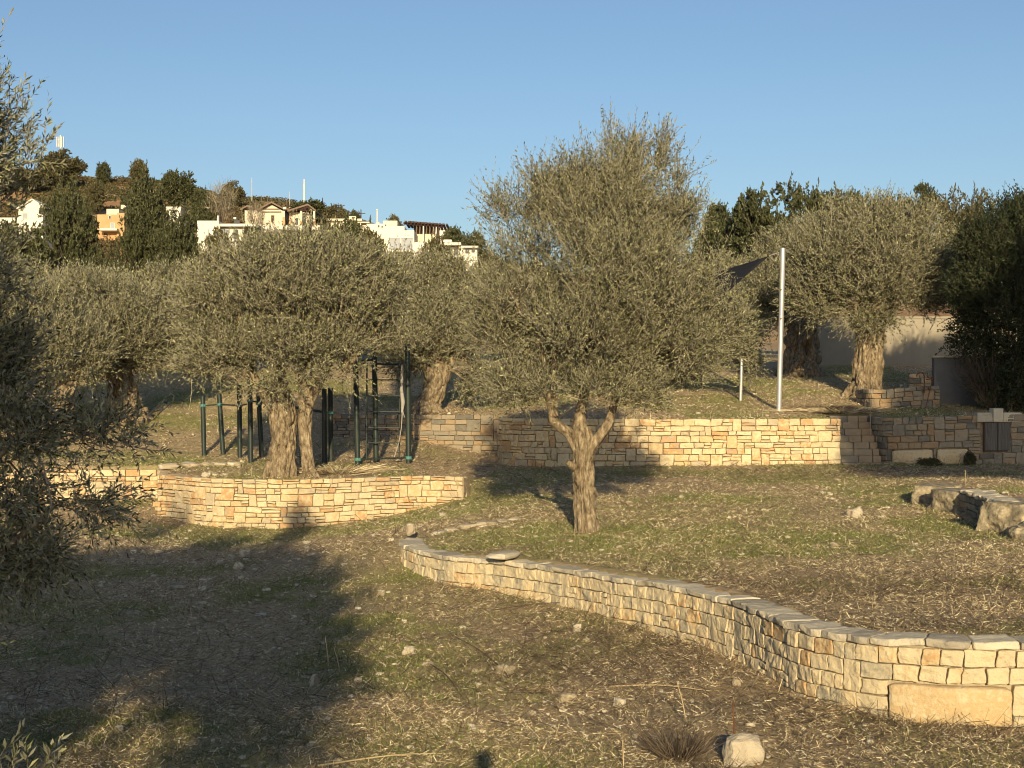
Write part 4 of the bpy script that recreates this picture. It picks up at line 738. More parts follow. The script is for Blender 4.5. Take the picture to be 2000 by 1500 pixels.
# ------------------------------------------------------------------ houses on the hill
def pb(px0, py0, px1, py1, Y, dep, k=0):
    a, b = W(px0, py0, Y), W(px1, py1, Y); return box(a[0], Y, b[2], b[0], Y+dep, a[2], k)
def house(name, label, px, Y, cat='house', py=None):
    X = (px-1000)/F*Y; return thing(name, label, cat, (X, Y, hz(X, Y))), (X, Y, hz(X, Y))
def part(h, name, boxes, m):
    r, loc = h
    if name in ('wall', 'post', 'terrace_wall', 'veranda_post'):
        boxes = [(np.where(np.arange(3) == 2, np.where(np.isclose(V, V[:, 2].min()), V-7, V), V), Fc, k) if len(V) == 8 else (V, Fc, k) for V, Fc, k in boxes]
    return build(name, boxes, [M[m]], r, loc=loc)
def gable(px0, pxa, px1, pye, pya, Y, dep, over=.35, th=.28, k=0):
    e0, a, e1 = W(px0, pye, Y), W(pxa, pya, Y), W(px1, pye, Y); out = []
    for p, q in ((e0, a), (a, e1)):
        v = [np.array([s[0], y, s[2]+dz]) for y in (Y-over, Y+dep) for s in (p, q) for dz in (0, th)]; out.append((np.array(v), BOXF, k))
    return out
def window(h, px0, py0, px1, py1, Y, m='glass', fr='white'):
    w_ = part(h, 'window', [pb(px0, py0, px1, py0+.8, Y-.12, .2), pb(px0, py1-.8, px1, py1, Y-.12, .2), pb(px0, py0+.8, px0+.8, py1-.8, Y-.12, .2), pb(px1-.8, py0+.8, px1, py1-.8, Y-.12, .2)], fr)
    build('pane', [pb(px0+.8, py0+.8, px1-.8, py1-.8, Y-.06, .1)], [M[m]], w_, loc=h[1])
Y = 232; h = house('gabled_house', 'cream house with two brown tiled gables and timber truss porch on the hillside', 545, Y)
part(h, 'wall', [pb(478, 411, 556, 470, Y+1.2, 8), pb(568, 414, 603, 470, Y+1.0, 8), pb(534, 431, 556, 470, Y-.4, 1.5)], 'cream')
part(h, 'gable_wall', [(np.array([W(509, 411, Y+1.2), W(530.5, 399, Y+1.2), W(552, 411, Y+1.2), W(509, 411, Y+1.5), W(530.5, 399, Y+1.5), W(552, 411, Y+1.5)]), [(0, 2, 1, 1), (3, 4, 5, 5), (0, 1, 4, 3), (1, 2, 5, 4)], 0)], 'cream')
part(h, 'roof', gable(503, 530.5, 559, 412, 397, Y+.6, 9)+gable(470, 484, 504, 411, 404, Y+2, 7), 'roof')
part(h, 'roof', gable(562, 602, 618, 414, 401.5, Y-.8, 10), 'roof')
part(h, 'fascia', gable(506, 530.5, 556, 413.6, 409.8, Y+.9, .1, 0, .12)[:0]+[pb(512, 407.3, 548, 408.4, Y+.95, .2), pb(512, 413, 549, 414, Y+.9, .25)], 'dark_wood')
part(h, 'truss', rodp := [(lambda t: t)(x) for x in (rod(W(586, 411, Y-.9), W(600, 403.5, Y-.9), .12, 4)+rod(W(600, 403.5, Y-.9), W(614, 411, Y-.9), .12, 4)+rod(W(586, 411, Y-.9), W(614, 411, Y-.9), .12, 4)+rod(W(600, 404, Y-.9), W(594, 411, Y-.9), .1, 4)+rod(W(600, 404, Y-.9), W(606, 411, Y-.9), .1, 4))], 'dark_wood')
for px in (552, 586, 611.5): part(h, 'column', [pb(px, 412, px+4, 468, Y-1, .4)], 'cream')
for q in ((551.7, 424, 556.3, 450), (585.6, 431, 590.4, 455), (611.1, 433, 615.9, 455), (564.5, 414, 568.5, 444)): part(h, 'plinth', [pb(*q, Y-1.05 if q[0] != 564.5 else Y+.8, .5)], 'orange')
window(h, 577, 425, 583, 440, Y+1.0); window(h, 529, 420, 536, 434, Y+1.2, 'dark_wood', 'orange'); window(h, 592, 420, 599, 440, Y+1.0); window(h, 604, 418, 608, 440, Y+1.0)
part(h, 'parapet', [pb(500, 440, 625, 449, Y-2.2, .4), pb(568, 441, 612, 450, Y-1.4, .3)], 'white'); part(h, 'tank', tube([W(556, 404.5, Y), W(556, 409, Y)], .3, 10), 'white')
Y = 196; h = house('timber_frame', 'white painted timber frame with a corner post below the gabled house', 630, Y, 'pergola')
part(h, 'beam', [pb(600, 451, 643, 454, Y, .3), pb(600, 451, 604, 454, Y+.3, 3)], 'white'); part(h, 'post', [pb(639.5, 454, 643, 490, Y, .3)], 'white'); part(h, 'brace', rod(W(632, 454, Y+.1), W(640, 463, Y+.1), .12, 4), 'white')
Y = 205; h = house('long_white_house', 'long flat-roofed white house with a grey roller shutter in the middle left of the hill', 430, Y)
part(h, 'wall', [pb(385, 431, 427, 500, Y, 8), pb(427, 440, 476, 500, Y+1.5, 6)], 'white'); part(h, 'roof', [pb(427, 437, 500, 442, Y+.3, 7)], 'white'); part(h, 'column', [pb(425.5, 437, 429, 470, Y-.2, .4)], 'white')
part(h, 'shutter', [pb(431, 445, 448, 455, Y+1.3, .1)], 'shutter'); window(h, 405, 447, 409, 463, Y, 'shutter'); window(h, 432, 456, 447, 468, Y+1.5); window(h, 455, 448, 466, 468, Y+1.5)
part(h, 'water_tank', [pb(456, 424, 461, 428, Y+3, 1)], 'white'); part(h, 'solar_panel', [pb(457, 430, 468, 436, Y+2, .3)], 'glass'); part(h, 'chimney', [pb(424, 421, 427, 432, Y+2, .6)], 'grey_paint')
Y = 215; h = house('orange_house', 'small orange rendered house with white walls between the dark conifers', 215, Y)
part(h, 'wall', [pb(190, 419, 243, 465, Y, 6), pb(228, 416, 243, 440, Y-.5, 1)], 'orange'); part(h, 'upper_wall', [pb(208, 408, 232, 420, Y+3, 4), pb(236, 400, 246, 408, Y+5, 3)], 'cream'); part(h, 'awning', [pb(192, 446, 228, 450, Y-2, 2)], 'white')
window(h, 212, 421, 217, 428, Y); window(h, 215, 435, 224, 450, Y, 'shutter')
Y = 190; h = house('white_gabled_house', 'white gabled house at the far left behind the near olive branches', 60, Y)
part(h, 'wall', [pb(36, 408, 84, 470, Y, 8), pb(-10, 425, 40, 470, Y+1, 7)], 'white'); part(h, 'gable_wall', [(np.array([W(40, 408, Y), W(64, 392, Y), W(84, 400, Y), W(84, 408, Y), W(40, 408, Y+.4), W(64, 392, Y+.4), W(84, 400, Y+.4), W(84, 408, Y+.4)]), [(0, 3, 2, 1), (4, 5, 6, 7), (0, 1, 5, 4), (1, 2, 6, 5)], 0)], 'white')
part(h, 'roof', gable(34, 64, 90, 409, 391, Y+.3, 8, th=.2), 'white'); window(h, 44, 416, 54, 428, Y, 'shutter'); window(h, 8, 436, 26, 450, Y+1); window(h, 60, 445, 74, 460, Y)
Y = 270; h = house('low_cream_house', 'low cream flat-roofed house on the ridge between the gabled house and the shuttered one', 690, Y)
part(h, 'wall', [pb(640, 430, 672, 450, Y+1, 8), pb(660, 434, 704, 455, Y+3, 6)], 'cream'); part(h, 'roof', [pb(638, 427, 707, 431, Y, 9), pb(668, 433, 722, 435.5, Y-1, 8)], 'cream'); part(h, 'roof_box', [pb(682, 422, 695, 428, Y+2, 2)], 'cream')
part(h, 'column', [pb(703, 435, 705, 446, Y-1, .3)], 'white'); window(h, 666, 437, 676, 446, Y+3); window(h, 686, 423.5, 692, 426, Y+2)
Y = 230; h = house('shuttered_house', 'big white stepped house with two wide grey shutters near the crest of the hill', 770, Y)
part(h, 'wall', [pb(716, 437, 752, 500, Y+.6, 8), pb(752, 441.5, 790, 500, Y, 9), pb(790, 450, 809, 500, Y, 9), pb(707, 440, 716, 500, Y+2, 6)], 'white')
part(h, 'upper_wall', [pb(748, 431, 776, 442, Y+4, 5)], 'cream'); part(h, 'shutter', [pb(760, 465, 782, 487, Y-.1, .2)], 'shutter'); part(h, 'shutter', [pb(784, 465.5, 806, 488, Y-.1, .2)], 'shutter')
part(h, 'shutter_frame', [pb(758.5, 463.8, 807, 465, Y-.2, .25), pb(782.2, 465, 783.8, 488, Y-.2, .25), pb(757, 488, 808, 492, Y-1, 1)], 'white'); window(h, 737, 439, 742, 445, Y+.6); window(h, 744, 441, 749, 445.5, Y+.6); window(h, 742, 466, 751, 484, Y+.6, 'dark_wood')
part(h, 'chimney_pipe', rod(W(736.5, 437, Y+3), W(736.5, 410, Y+3), .1, 8)+tube([W(736.5, 411, Y+3), W(736.5, 408.5, Y+3)], .17, 8), 'white'); part(h, 'roof_dome', [ico(W(738, 437, Y+2), .35, 1, .05, 3)], 'white')
Y = 238; h = house('pergola_house', 'house with a dark slatted overhanging pergola roof at the right end of the hill', 830, Y)
part(h, 'wall', [pb(808, 440, 850, 462, Y+3, 6)], 'roof'); part(h, 'terrace_wall', [pb(808, 457, 853, 480, Y+1, 3)], 'cream'); part(h, 'end_wall', [pb(846, 441, 853, 459, Y+2, 5)], 'white')
sl_ = []
for i in range(13):
    px = 790+i*6.7; py = 431+i*.48; sl_.append(pb(px, py, px+4.2, py+3, Y-3.5+i*.02, 9))
part(h, 'pergola_slats', sl_, 'dark_wood'); part(h, 'pergola_beam', rod(W(788, 436, Y-2.5), W(868, 441.5, Y-2.5), .22, 4)+rod(W(800, 434, Y+4), W(868, 440, Y+4), .22, 4), 'dark_wood')
for px, m in ((827, 'white'), (857, 'dark_wood')): part(h, 'post', rod(W(px, 440, Y-2.3), W(px, 475, Y-2.3), .13, 6), m)
Y = 205; h = house('low_white_houses', 'low white flat-roofed house with verandas at the right foot of the hill', 870, Y)
part(h, 'wall', [pb(806, 473, 862, 500, Y+2, 6), pb(880, 482, 932, 520, Y+1, 6)], 'white'); part(h, 'roof', [pb(838, 468, 882, 473, Y+1, 6), pb(850, 473.5, 900, 478, Y-1, 6), pb(895, 480, 934, 483.5, Y, 6)], 'white')
window(h, 908, 485, 917, 496, Y+1); window(h, 886, 486, 896, 500, Y+1); window(h, 920, 485, 927, 494, Y+1); part(h, 'veranda_post', [pb(901, 483, 903.5, 510, Y-.2, .3)], 'white')
Y = 255; h = house('small_white_block', 'small white block behind the right side of the pergola house', 868, Y); part(h, 'wall', [pb(852, 447, 880, 470, Y, 5)], 'white'); part(h, 'roof', [pb(851, 446, 881, 448, Y-.2, 5.4)], 'cream'); window(h, 864, 451, 869, 458, Y)
Y = 246; h = house('small_white_block', 'small white house corner behind the top of the large conifer', 345, Y); part(h, 'wall', [pb(325, 405, 353, 425, Y, 5)], 'white'); part(h, 'roof', [pb(324, 403.6, 354, 405.5, Y-.2, 5.4)], 'white'); window(h, 340, 409, 346, 416, Y)
# masts and poles
def mast(label, px, pt, pbm, Y, r, m, name='mast', cross=False):
    a, b = W(px, pbm+8, Y), W(px, pt, Y); parts = tube([a, a*.4+b*.6, b], [r, r*.9, r*.7], 8)
    if cross: parts += rod(b+[-.9, 0, -.8], b+[.9, 0, -.8], .08, 6)
    tag(build(name, parts, [M[m]], loc=tuple(a), smooth=True), label, name.replace('_', ' '))
mast('thin grey mast on the ridge, left of the two gables', 492, 347, 387, 320, .1, 'grey_paint'); mast('tall white mast standing above the right gable', 594, 350, 395, 318, .22, 'white'); mast('short faint mast between the two gables', 566, 374, 400, 318, .08, 'grey_paint')
mast('wooden utility pole with a crossarm above the low cream house', 705, 409, 440, 282, .13, 'dark_wood', 'utility_pole', True); mast('wooden utility pole on the ridge right of the tall white mast', 630, 386, 404, 300, .13, 'dark_wood', 'utility_pole')
mast('wooden utility pole beside the flat roof box of the low cream house', 681, 411, 430, 276, .12, 'dark_wood', 'utility_pole')
for i, (px, pt) in enumerate(((511, 382), (523, 385), (531, 385), (545, 388), (559, 390))):
    a = W(px, pt+14, 322); tag(build('fence_post', rod(a, W(px, pt, 322), .1, 6), [M['grey_wood']], loc=tuple(a)), '%s thin fence post from the left on the bare ridge above the left gable' % ('first', 'second', 'third', 'fourth', 'fifth')[i], 'fence post', 'fence posts along the ridge')
a = W(118, 345, 325); r = thing('phone_mast', 'white mobile phone mast with panel antennas on the hilltop', 'mast', tuple(a))
build('pole', rod(a, W(118, 264, 325), .14, 10), [M['white']], r, loc=tuple(a), smooth=True)
for dx in (-6.5, -2.4, 2.4, 6.5):
    c = W(118+dx, 277, 325-.6+abs(dx)*.1); build('antenna_panel', [box(c[0]-.1, c[1]-.12, c[2]-1.3, c[0]+.1, c[1]+.12, c[2]+1.2)], [M['white']], r, loc=tuple(a)); build('antenna_bracket', [box(min(c[0], a[0]), c[1]+.16, c[2]+.5, max(c[0], a[0])+.01, c[1]+.3, c[2]+.65), box(min(c[0], a[0]), c[1]+.16, c[2]-.8, max(c[0], a[0])+.01, c[1]+.3, c[2]-.65)], [M['white']], r, loc=tuple(a))
build('equipment', [box(a[0]-.5, a[1]-.4, a[2]+5.2, a[0]+.5, a[1]+.3, a[2]+5.6)], [M['white']], r, loc=tuple(a))

# ------------------------------------------------------------------ trees behind and beside the viewer whose shadows fall into the picture
def shade_tree(name, label, x, y, ht, blobs, n, seed):
    base = (x, y, hz(x, y)); tk = tube([(x, y, base[2]-.3), (x+.1, y, base[2]+ht*.3), (x, y+.1, base[2]+ht*.7)], [.35, .28, .12], 16, 0, .2, 2, 1, seed)
    olive(name, label, base, (x, y, base[2]+ht*.45), tk, blobs, n, seed, nl=12, ll=.26, lw=.11, L=(.5, 1.0), tw=.012, leaf='leaf_dark', cat='tree', nlimb=20, nsub=60, th=.3, nf=.5, rlo=.2)
shade_tree('evergreen_tree', 'broad evergreen behind the viewer on the left, shading the lower left ground', -7.2, -10, 11,
           [((-7.0, -10, 9.0), (3.8, 2.2, 2.1), 2.2), ((-11.5, -10, 7.3), (2.5, 2, 1.8), 1), ((-4.4, -10, 9.2), (2.0, 1.7, 1.7), 1.4), ((-2.9, -10, 8.0), (1.1, 1.2, 1.5), 1), ((-2.5, -10, 6.6), (.9, 1.2, 1.1), .8), ((-7.6, -10, 6.6), (2.6, 1.2, 1.4), 1), ((-5.4, -10, 6.7), (1.4, 1.2, 1.2), 1), ((-3.8, -10, 7.7), (1.2, 1.2, 1.0), 1), ((-2.2, -10, 7.4), (.9, 1, 1.2), .8), ((-8.1, -10, 12.3), (.6, .6, 1.4), .5), ((-6.2, -10, 11.0), (1.2, .8, 1.0), .6)], 6000, 201)
shade_tree('evergreen_tree', 'tall dark tree beyond the right edge near the viewer, shading the right wall', 17, 5, 20,
           [((16.6, 5, 12.0), (5.6, 2.5, 2.0), 2.4), ((18.8, 5, 15.5), (4.6, 2.5, 2.6), 2), ((21, 5, 18.5), (4.4, 2.4, 2.8), 2), ((13.0, 5, 12.6), (2.2, 1.8, 1.5), 1.2), ((12.8, 5, 10.9), (2.4, 1.8, 1.3), 1.2), ((16, 5, 10.4), (4, 2, 1.5), 1.4), ((16.8, 5, 15.3), (2.2, 2, 1.8), 1.2), ((14.4, 5, 14.3), (1.7, 1.5, 1.4), 2), ((18.4, 5, 18.3), (2.2, 2, 2.0), 1.2)], 11000, 202)

# the photographer, who stands just behind the viewpoint and casts the small shadow at the bottom
def person():
    J = {'pel': (0, -.42, 3.15), 'spn': (0, -.43, 3.38), 'chs': (0, -.42, 3.56), 'nek': (0, -.40, 3.68), 'hd0': (0, -.38, 3.78), 'hd1': (0, -.37, 3.9)}
    R = {'pel': .15, 'spn': .13, 'chs': .16, 'nek': .058, 'hd0': .085, 'hd1': .09}; Ed = [('pel', 'spn'), ('spn', 'chs'), ('chs', 'nek'), ('nek', 'hd0'), ('hd0', 'hd1')]
    g0 = hz(0, -.45)
    for s, t in ((-1, 'l'), (1, 'r')):
        for n_, p, r_ in (('sh', (.19*s, -.42, 3.58), .065), ('el', (.25*s, -.33, 3.42), .046), ('wr', (.09*s, -.14, 3.68), .03), ('pm', (.07*s, -.11, 3.74), .032), ('hp', (.1*s, -.42, 3.08), .1), ('kn', (.12*s, -.4, 2.66), .065), ('an', (.13*s, -.44, g0+.08), .045), ('to', (.14*s, -.28, g0+.04), .04)): J[n_+t] = p; R[n_+t] = r_
        Ed += [('chs', 'sh'+t), ('sh'+t, 'el'+t), ('el'+t, 'wr'+t), ('wr'+t, 'pm'+t), ('pel', 'hp'+t), ('hp'+t, 'kn'+t), ('kn'+t, 'an'+t), ('an'+t, 'to'+t)]
        for f in range(4):
            a = ((.07-.01*f)*s, -.085, 3.78-.017*f); b = ((.045-.006*f)*s, -.075, 3.785-.017*f); J['f%d%s' % (f, t)] = a; J['g%d%s' % (f, t)] = b; R['f%d%s' % (f, t)] = .009; R['g%d%s' % (f, t)] = .008; Ed += [('pm'+t, 'f%d%s' % (f, t)), ('f%d%s' % (f, t), 'g%d%s' % (f, t))]
        J['th'+t] = (.05*s, -.12, 3.755); R['th'+t] = .011; Ed.append(('pm'+t, 'th'+t))
    ks = list(J); loc = np.array([0, -.42, g0]); me = bpy.data.meshes.new('body'); me.from_pydata([tuple(np.array(J[k])-loc) for k in ks], [(ks.index(a), ks.index(b)) for a, b in Ed], [])
    root = thing('person', 'photographer standing just behind the viewpoint holding up a phone with both hands', 'person', tuple(loc))
    o = bpy.data.objects.new('body', me); COL.objects.link(o); o.parent = root; o.modifiers.new('skin', 'SKIN'); o.modifiers.new('sub', 'SUBSURF').levels = 1
    for i, k in enumerate(ks): me.skin_vertices[0].data[i].radius = (R[k], R[k])
    me.skin_vertices[0].data[0].use_root = True; me.materials.append(M['cloth'])
    build('hair', [ico((0, -.4, 3.9), (.1, .11, .1), 4, .06, 4)], [M['hair']], root, smooth=True, loc=tuple(loc))
    build('face', [ico((0, -.33, 3.84), (.055, .04, .1), 2, .05, 4)], [M['skin']], root, smooth=True, loc=tuple(loc))
person()
# ------------------------------------------------------------------ loose stones, stakes, dry brush
ST = [(1450, 1490, 38, 'round cream boulder at the bottom edge beside the rusty stake', 1), (986, 1315, 19, 'flat pale stone lying in the middle of the foreground among dark twigs', .6), (1127, 1235, 9, 'small white upright stone in the straw below the curved wall', 1.2), (1146, 1254, 6, 'tiny white stone next to the small upright white stone', .8),
      (1668, 1010, 14, 'two-humped pale rock on the grass of the bed, left of the rocky bank', .9), (1660, 1008, 9, 'small rock touching the two-humped pale rock', 1), (1628, 1067, 6, 'small pale stone on the grass below the two-humped rock', .8), (467, 1110, 10, 'largest white stone of the three in the upper shaded ground', .8), (479, 1087, 9, 'white stone just above the largest white stone in the shade', .9), (450, 1092, 7, 'white stone left of the pair in the shaded ground', .8),
      (598, 1064, 6, 'white stone just below the rounded sunlit wall', .8), (600, 1076, 5, 'white stone right under the one nearest the rounded wall', 1), (345, 1150, 22, 'long flat grey slab in the shaded ground', .25), (396, 1154, 10, 'grey stone at the right end of the long flat slab', .6), (252, 1200, 20, 'broad flat stone in the deep shade at the left', .25), (508, 1204, 11, 'flat grey stone in the middle of the shade', .35),
      (613, 1336, 9, 'upright tan stone at the edge of the shade', 1.4), (745, 1160, 9, 'pale stone on the sunlit strip left of the curved wall', .6), (797, 1276, 12, 'tan stone in the sunlit straw left of the flat pale stone', .8), (838, 1303, 10, 'cream stone just left of the flat pale stone', .6), (1440, 1340, 11, 'cream rounded stone in dark twigs below the curved wall', .9), (1210, 1380, 13, 'orange-brown stone in the foreground', .8),
      (1108, 1368, 17, 'dark grey half buried stone in the foreground', .6), (1465, 1424, 9, 'orange stone near the rusty stake', .8), (865, 1008, 10, 'pale stone below the right end of the rounded wall', .4), (232, 1432, 9, 'tan stone in the small sunlit patch at lower left', 1), (158, 1462, 8, 'pale stone right of its twin in the lower left shade', .9), (112, 1465, 8, 'pale stone left of its twin in the lower left shade', .9),
      (817, 1046, 13, 'orange peaked stone resting on the left tip of the curved wall', .9), (403, 930, 9, 'cut block on the grass behind the rounded wall', .6), (438, 930, 8, 'small flat block right of the cut block behind the rounded wall', .4), (1850, 958, 5, 'small pale stone on the shaded ground above the rocky bank', .8), (640, 1410, 9, 'low pale stone in the grass at bottom centre left', .5)]
for i, (px, py, r, lab, fl) in enumerate(ST):
    X, Y, Z = hit(px, py, 10); R_ = r/F*Y; m = 'rock' if 15 < r < 30 else 'pebble'
    if i == 28: X, Y = NEAR_W[0][0]-.02, NEAR_W[0][1]+.05; Z = .6+.1; R_ = .13
    lump('stone', lab, (X, Y, Z+R_*fl*.45), (R_, R_*.8, R_), 60+i, M[m], fl, 5 if r > 15 else 3, 'stone', 'loose stones', amp=.4 if i else .16)
LM = [((467, 1110), 'largest white stone in the shade'), ((345, 1150), 'long flat grey slab'), ((508, 1204), 'flat grey stone amid the shade'), ((252, 1200), 'broad flat stone at the left'), ((598, 1070), 'two white stones under the rounded wall'),
      ((613, 1336), 'upright tan stone'), ((745, 1160), 'pale stone left of the curved wall'), ((797, 1276), 'tan stone in the sunlit straw'), ((986, 1315), 'flat pale stone in the foreground'), ((1210, 1380), 'orange-brown stone'), ((1108, 1368), 'dark grey half buried stone'),
      ((1440, 1340), 'cream rounded stone below the curved wall'), ((1450, 1490), 'round cream boulder'), ((1127, 1235), 'small white upright stone'), ((640, 1410), 'low pale stone at bottom centre left'), ((865, 1008), 'pale stone below the rounded wall')]
USED = set()
def near_label(px, py):
    for (lx, ly), nm in sorted(LM, key=lambda q: math.hypot(px-q[0][0], (py-q[0][1])*2)):
        dx, dy = px-lx, (py-ly)*2; side = ('right of' if dx > 0 else 'left of') if abs(dx) > abs(dy) else ('in front of' if dy > 0 else 'behind')
        for far in ('just ', 'farther '):
            t = 'small pale stone %s%s the %s' % (far, side, nm)
            if t not in USED: USED.add(t); return t
SP = [(258, 1093), (262, 1078), (310, 1080), (330, 1082), (395, 1136), (568, 1097), (580, 1145), (612, 1168), (638, 1158), (395, 1180), (408, 1182), (378, 1210), (520, 1155), (490, 1180), (200, 1140), (560, 1250), (470, 1130), (430, 1100), (575, 1205), (300, 1128)]
for i, (px, py) in enumerate(SP):
    X, Y, Z = hit(px, py, 10); R_ = (3.5+(i*7 % 5))/F*Y; lump('stone', near_label(px, py), (X, Y, Z+R_*.25), (R_, R_*.8, R_), 100+i, M['pebble'], .7, 2, 'stone', 'small stones in the shade', amp=.4)
SP = [(730, 1046), (765, 1056), (700, 1330), (745, 1268), (935, 1340), (1020, 1320), (1095, 1318), (1135, 1395), (1180, 1390), (1240, 1440), (1000, 1480), (880, 1450), (920, 1420), (980, 1345), (1360, 1400), (1550, 1420), (1620, 1440), (1480, 1380), (860, 1180), (790, 1215), (1070, 1395), (700, 1190), (1700, 1450), (1500, 1480)]
for i, (px, py) in enumerate(SP):
    X, Y, Z = hit(px, py, 10); R_ = (3.5+(i*7 % 5))/F*Y; lump('stone', near_label(px, py), (X, Y, Z+R_*.25), (R_, R_*.8, R_), 140+i, M['pebble'], .7, 2, 'stone', 'small stones in the sun', amp=.4)
def edging(label, pts, seed, wd=(.25, .5), dz=.03):
    rng = np.random.RandomState(seed); C = catmull([(p[0], p[1]) for p in pts], 8); parts = []; S = np.r_[0, np.cumsum(np.linalg.norm(np.diff(C, axis=0), axis=1))]; s = 0
    while s < S[-1]:
        r = rng.uniform(*wd)/2; x, y = np.interp(s+r, S, C[:, 0]), np.interp(s+r, S, C[:, 1]); z = hz(x, y)+dz; parts.append(ico((x, y, z), (r*1.05, r*.8, r), seed+int(s*10), .28, 3, fl=.3)); s += 2*r+rng.uniform(0, .08)
    tag(build('stone_edging', parts, [M['pebble']], smooth=True, loc=(C[0][0], C[0][1], 0)), label, 'edging')
edging('thin line of flat pale stones behind the left tip of the curved wall', [G(848, 1043, .62), G(900, 1032, .68), G(960, 1023, .75), G(1005, 1016, .8)], 5)
edging('line of flat cream stones on grass behind the rounded wall', [(-10.3, 40.3), (-9.6, 40.7), (-9.0, 41.0), (-8.3, 41.2)], 8, (.35, .6), .05)
slab = W(1000, 1084, 25.0); tag(build('slab', [ico((slab[0]-.15, 24.75, .74), (.34, .22, .1), 5, .2, 4, fl=.6)], [M['coping']], smooth=True, loc=(slab[0], 25, .7)), 'flat pale slab lying on top of the curved wall in front of the lone olive', 'slab')
def stick_thing(label, pts, r0, r1, name, cat, m):
    tag(build(name, tube(catmull(pts, 4), np.linspace(r0, r1, (len(pts)-1)*4+1), 6), [M[m]], loc=tuple(pts[0]), smooth=True), label, cat)
X, Y, Z = hit(1434, 1452, 10); stick_thing('rusty iron stake standing beside the round boulder', [(X, Y, Z-.1), (X-.005, Y, Z+.25), tuple(W(1431, 1368, Y))], .008, .007, 'stake', 'stake', 'rust')
for px, py, pt, dx, lab in ((642, 1303, 1243, -7, 'broken pale stalk standing at the edge of the shade, the left of two'), (664, 1313, 1265, -12, 'frayed pale stalk standing at the edge of the shade, the right of two'), (1218, 1500, 1445, -2, 'thin pale stalk at the bottom of the picture by the dry bush'), (1342, 1420, 1330, -20, 'long thin straw stalk leaning above the dry bush'), (1886, 945, 918, 0, 'short pale stalk on the shaded ground above the rocky bank'), (491, 934, 912, 0, 'short cut stalk standing in the grass left of the split-trunk olive'), (1700, 800, 768, 0, 'thin stalk standing on the far wall top right of the steel pole')):
    X, Y, Z = hit(px, py, 10) if py > 850 else (W(px, py, 43.4)[0], 43.4, hz(W(px, py, 43.4)[0], 43.4)); stick_thing(lab, [(X, Y, Z-.03), tuple(W(px+dx*.4, (py+pt)/2, Y)), tuple(W(px+dx, pt, Y))], .009, .005, 'dry_stalk', 'stalk', 'straw')
for a, b, lab in (((1010, 1340), (875, 1240), 'dark broken branch lying across the foreground beside the flat pale stone'), ((620, 1500), (890, 1478), 'pale branch lying on the ground at the bottom left'), ((820, 1290), (905, 1370), 'thin grey fallen branch left of the flat pale stone'), ((960, 1195), (1110, 1180), 'dark fallen branch against the foot of the curved wall'), ((1170, 1345), (1390, 1355), 'long thin fallen stem in the foreground right'), ((170, 1285), (205, 1279), 'short pale stick in the deep shade at the left')):
    p, q = np.array(hit(*a, 10)), np.array(hit(*b, 10)); m_ = (p+q)/2; m_[2] = hz(m_[0], m_[1])+.05; p[2] += .02; q[2] += .03
    k = 'stick' if 'dark' in lab or 'grey' in lab else 'straw'; stick_thing(lab, [tuple(p), tuple(m_+[.06, .1, 0]), tuple(q)], .011, .004, 'fallen_branch', 'branch', k)
def brush(label, px, py, wx, ht, n, seed, m='stick', r=.004, name='dry_bush', Y0=10, up=1.0):
    rng = np.random.RandomState(seed); X, Y, Z = hit(px, py, Y0); out = []
    for i in range(n):
        a = rng.uniform(0, 6.28); q = rng.rand()**.5; b = np.array([X+math.cos(a)*q*wx*.4, Y+math.sin(a)*q*wx*.4, Z-.02]); d = np.array([math.cos(a)*q*wx, math.sin(a)*q*wx*.7, ht*rng.uniform(.3, 1)*up])+rng.normal(size=3)*[wx*.25, wx*.25, 0]
        out += tube([b, b+d*.5+rng.normal(size=3)*.03, b+d], [r, r*.7, r*.3], 3, 0, cap=False)
    tag(build(name, out, [M[m]], loc=(X, Y, Z)), label, 'brush')
brush('grey leafless dry bush in the foreground left of the rusty stake', 1325, 1480, .36, .38, 260, 1)
brush('second smaller dry bush against the bottom edge left of the round boulder', 1400, 1530, .3, .26, 150, 2)
brush('heap of dry brush right of the split-trunk olive', 660, 925, 1.1, .45, 500, 3, 'straw', .008, 'brush_heap', 36, .6)
brush('dry brush heap on the shaded wall top under the right old olive', 1640, 806, 1.3, .35, 420, 4, 'straw', .009, 'brush_heap', 43.2, .6)
brush('dark brush under the right old olive roots', 1610, 800, .9, .3, 300, 5, 'stick', .008, 'brush_heap', 43.2, .6)
for px, py, s, lab in ((1815, 900, 1.3, 'dark green weed bush at the foot of the shaded wall under the boulders'), (1893, 895, .8, 'taller dark green weed bush left of the wooden hatch')):
    Y = 41.75; X = W(px, py, Y)[0]; Z = hz(X, 41.4); plant('bush2', 'weed_bush', lab, 'shrub', X, Y-.05, Z-.1, s*.62, .34 if s > 1 else .5, px, dep=.35)
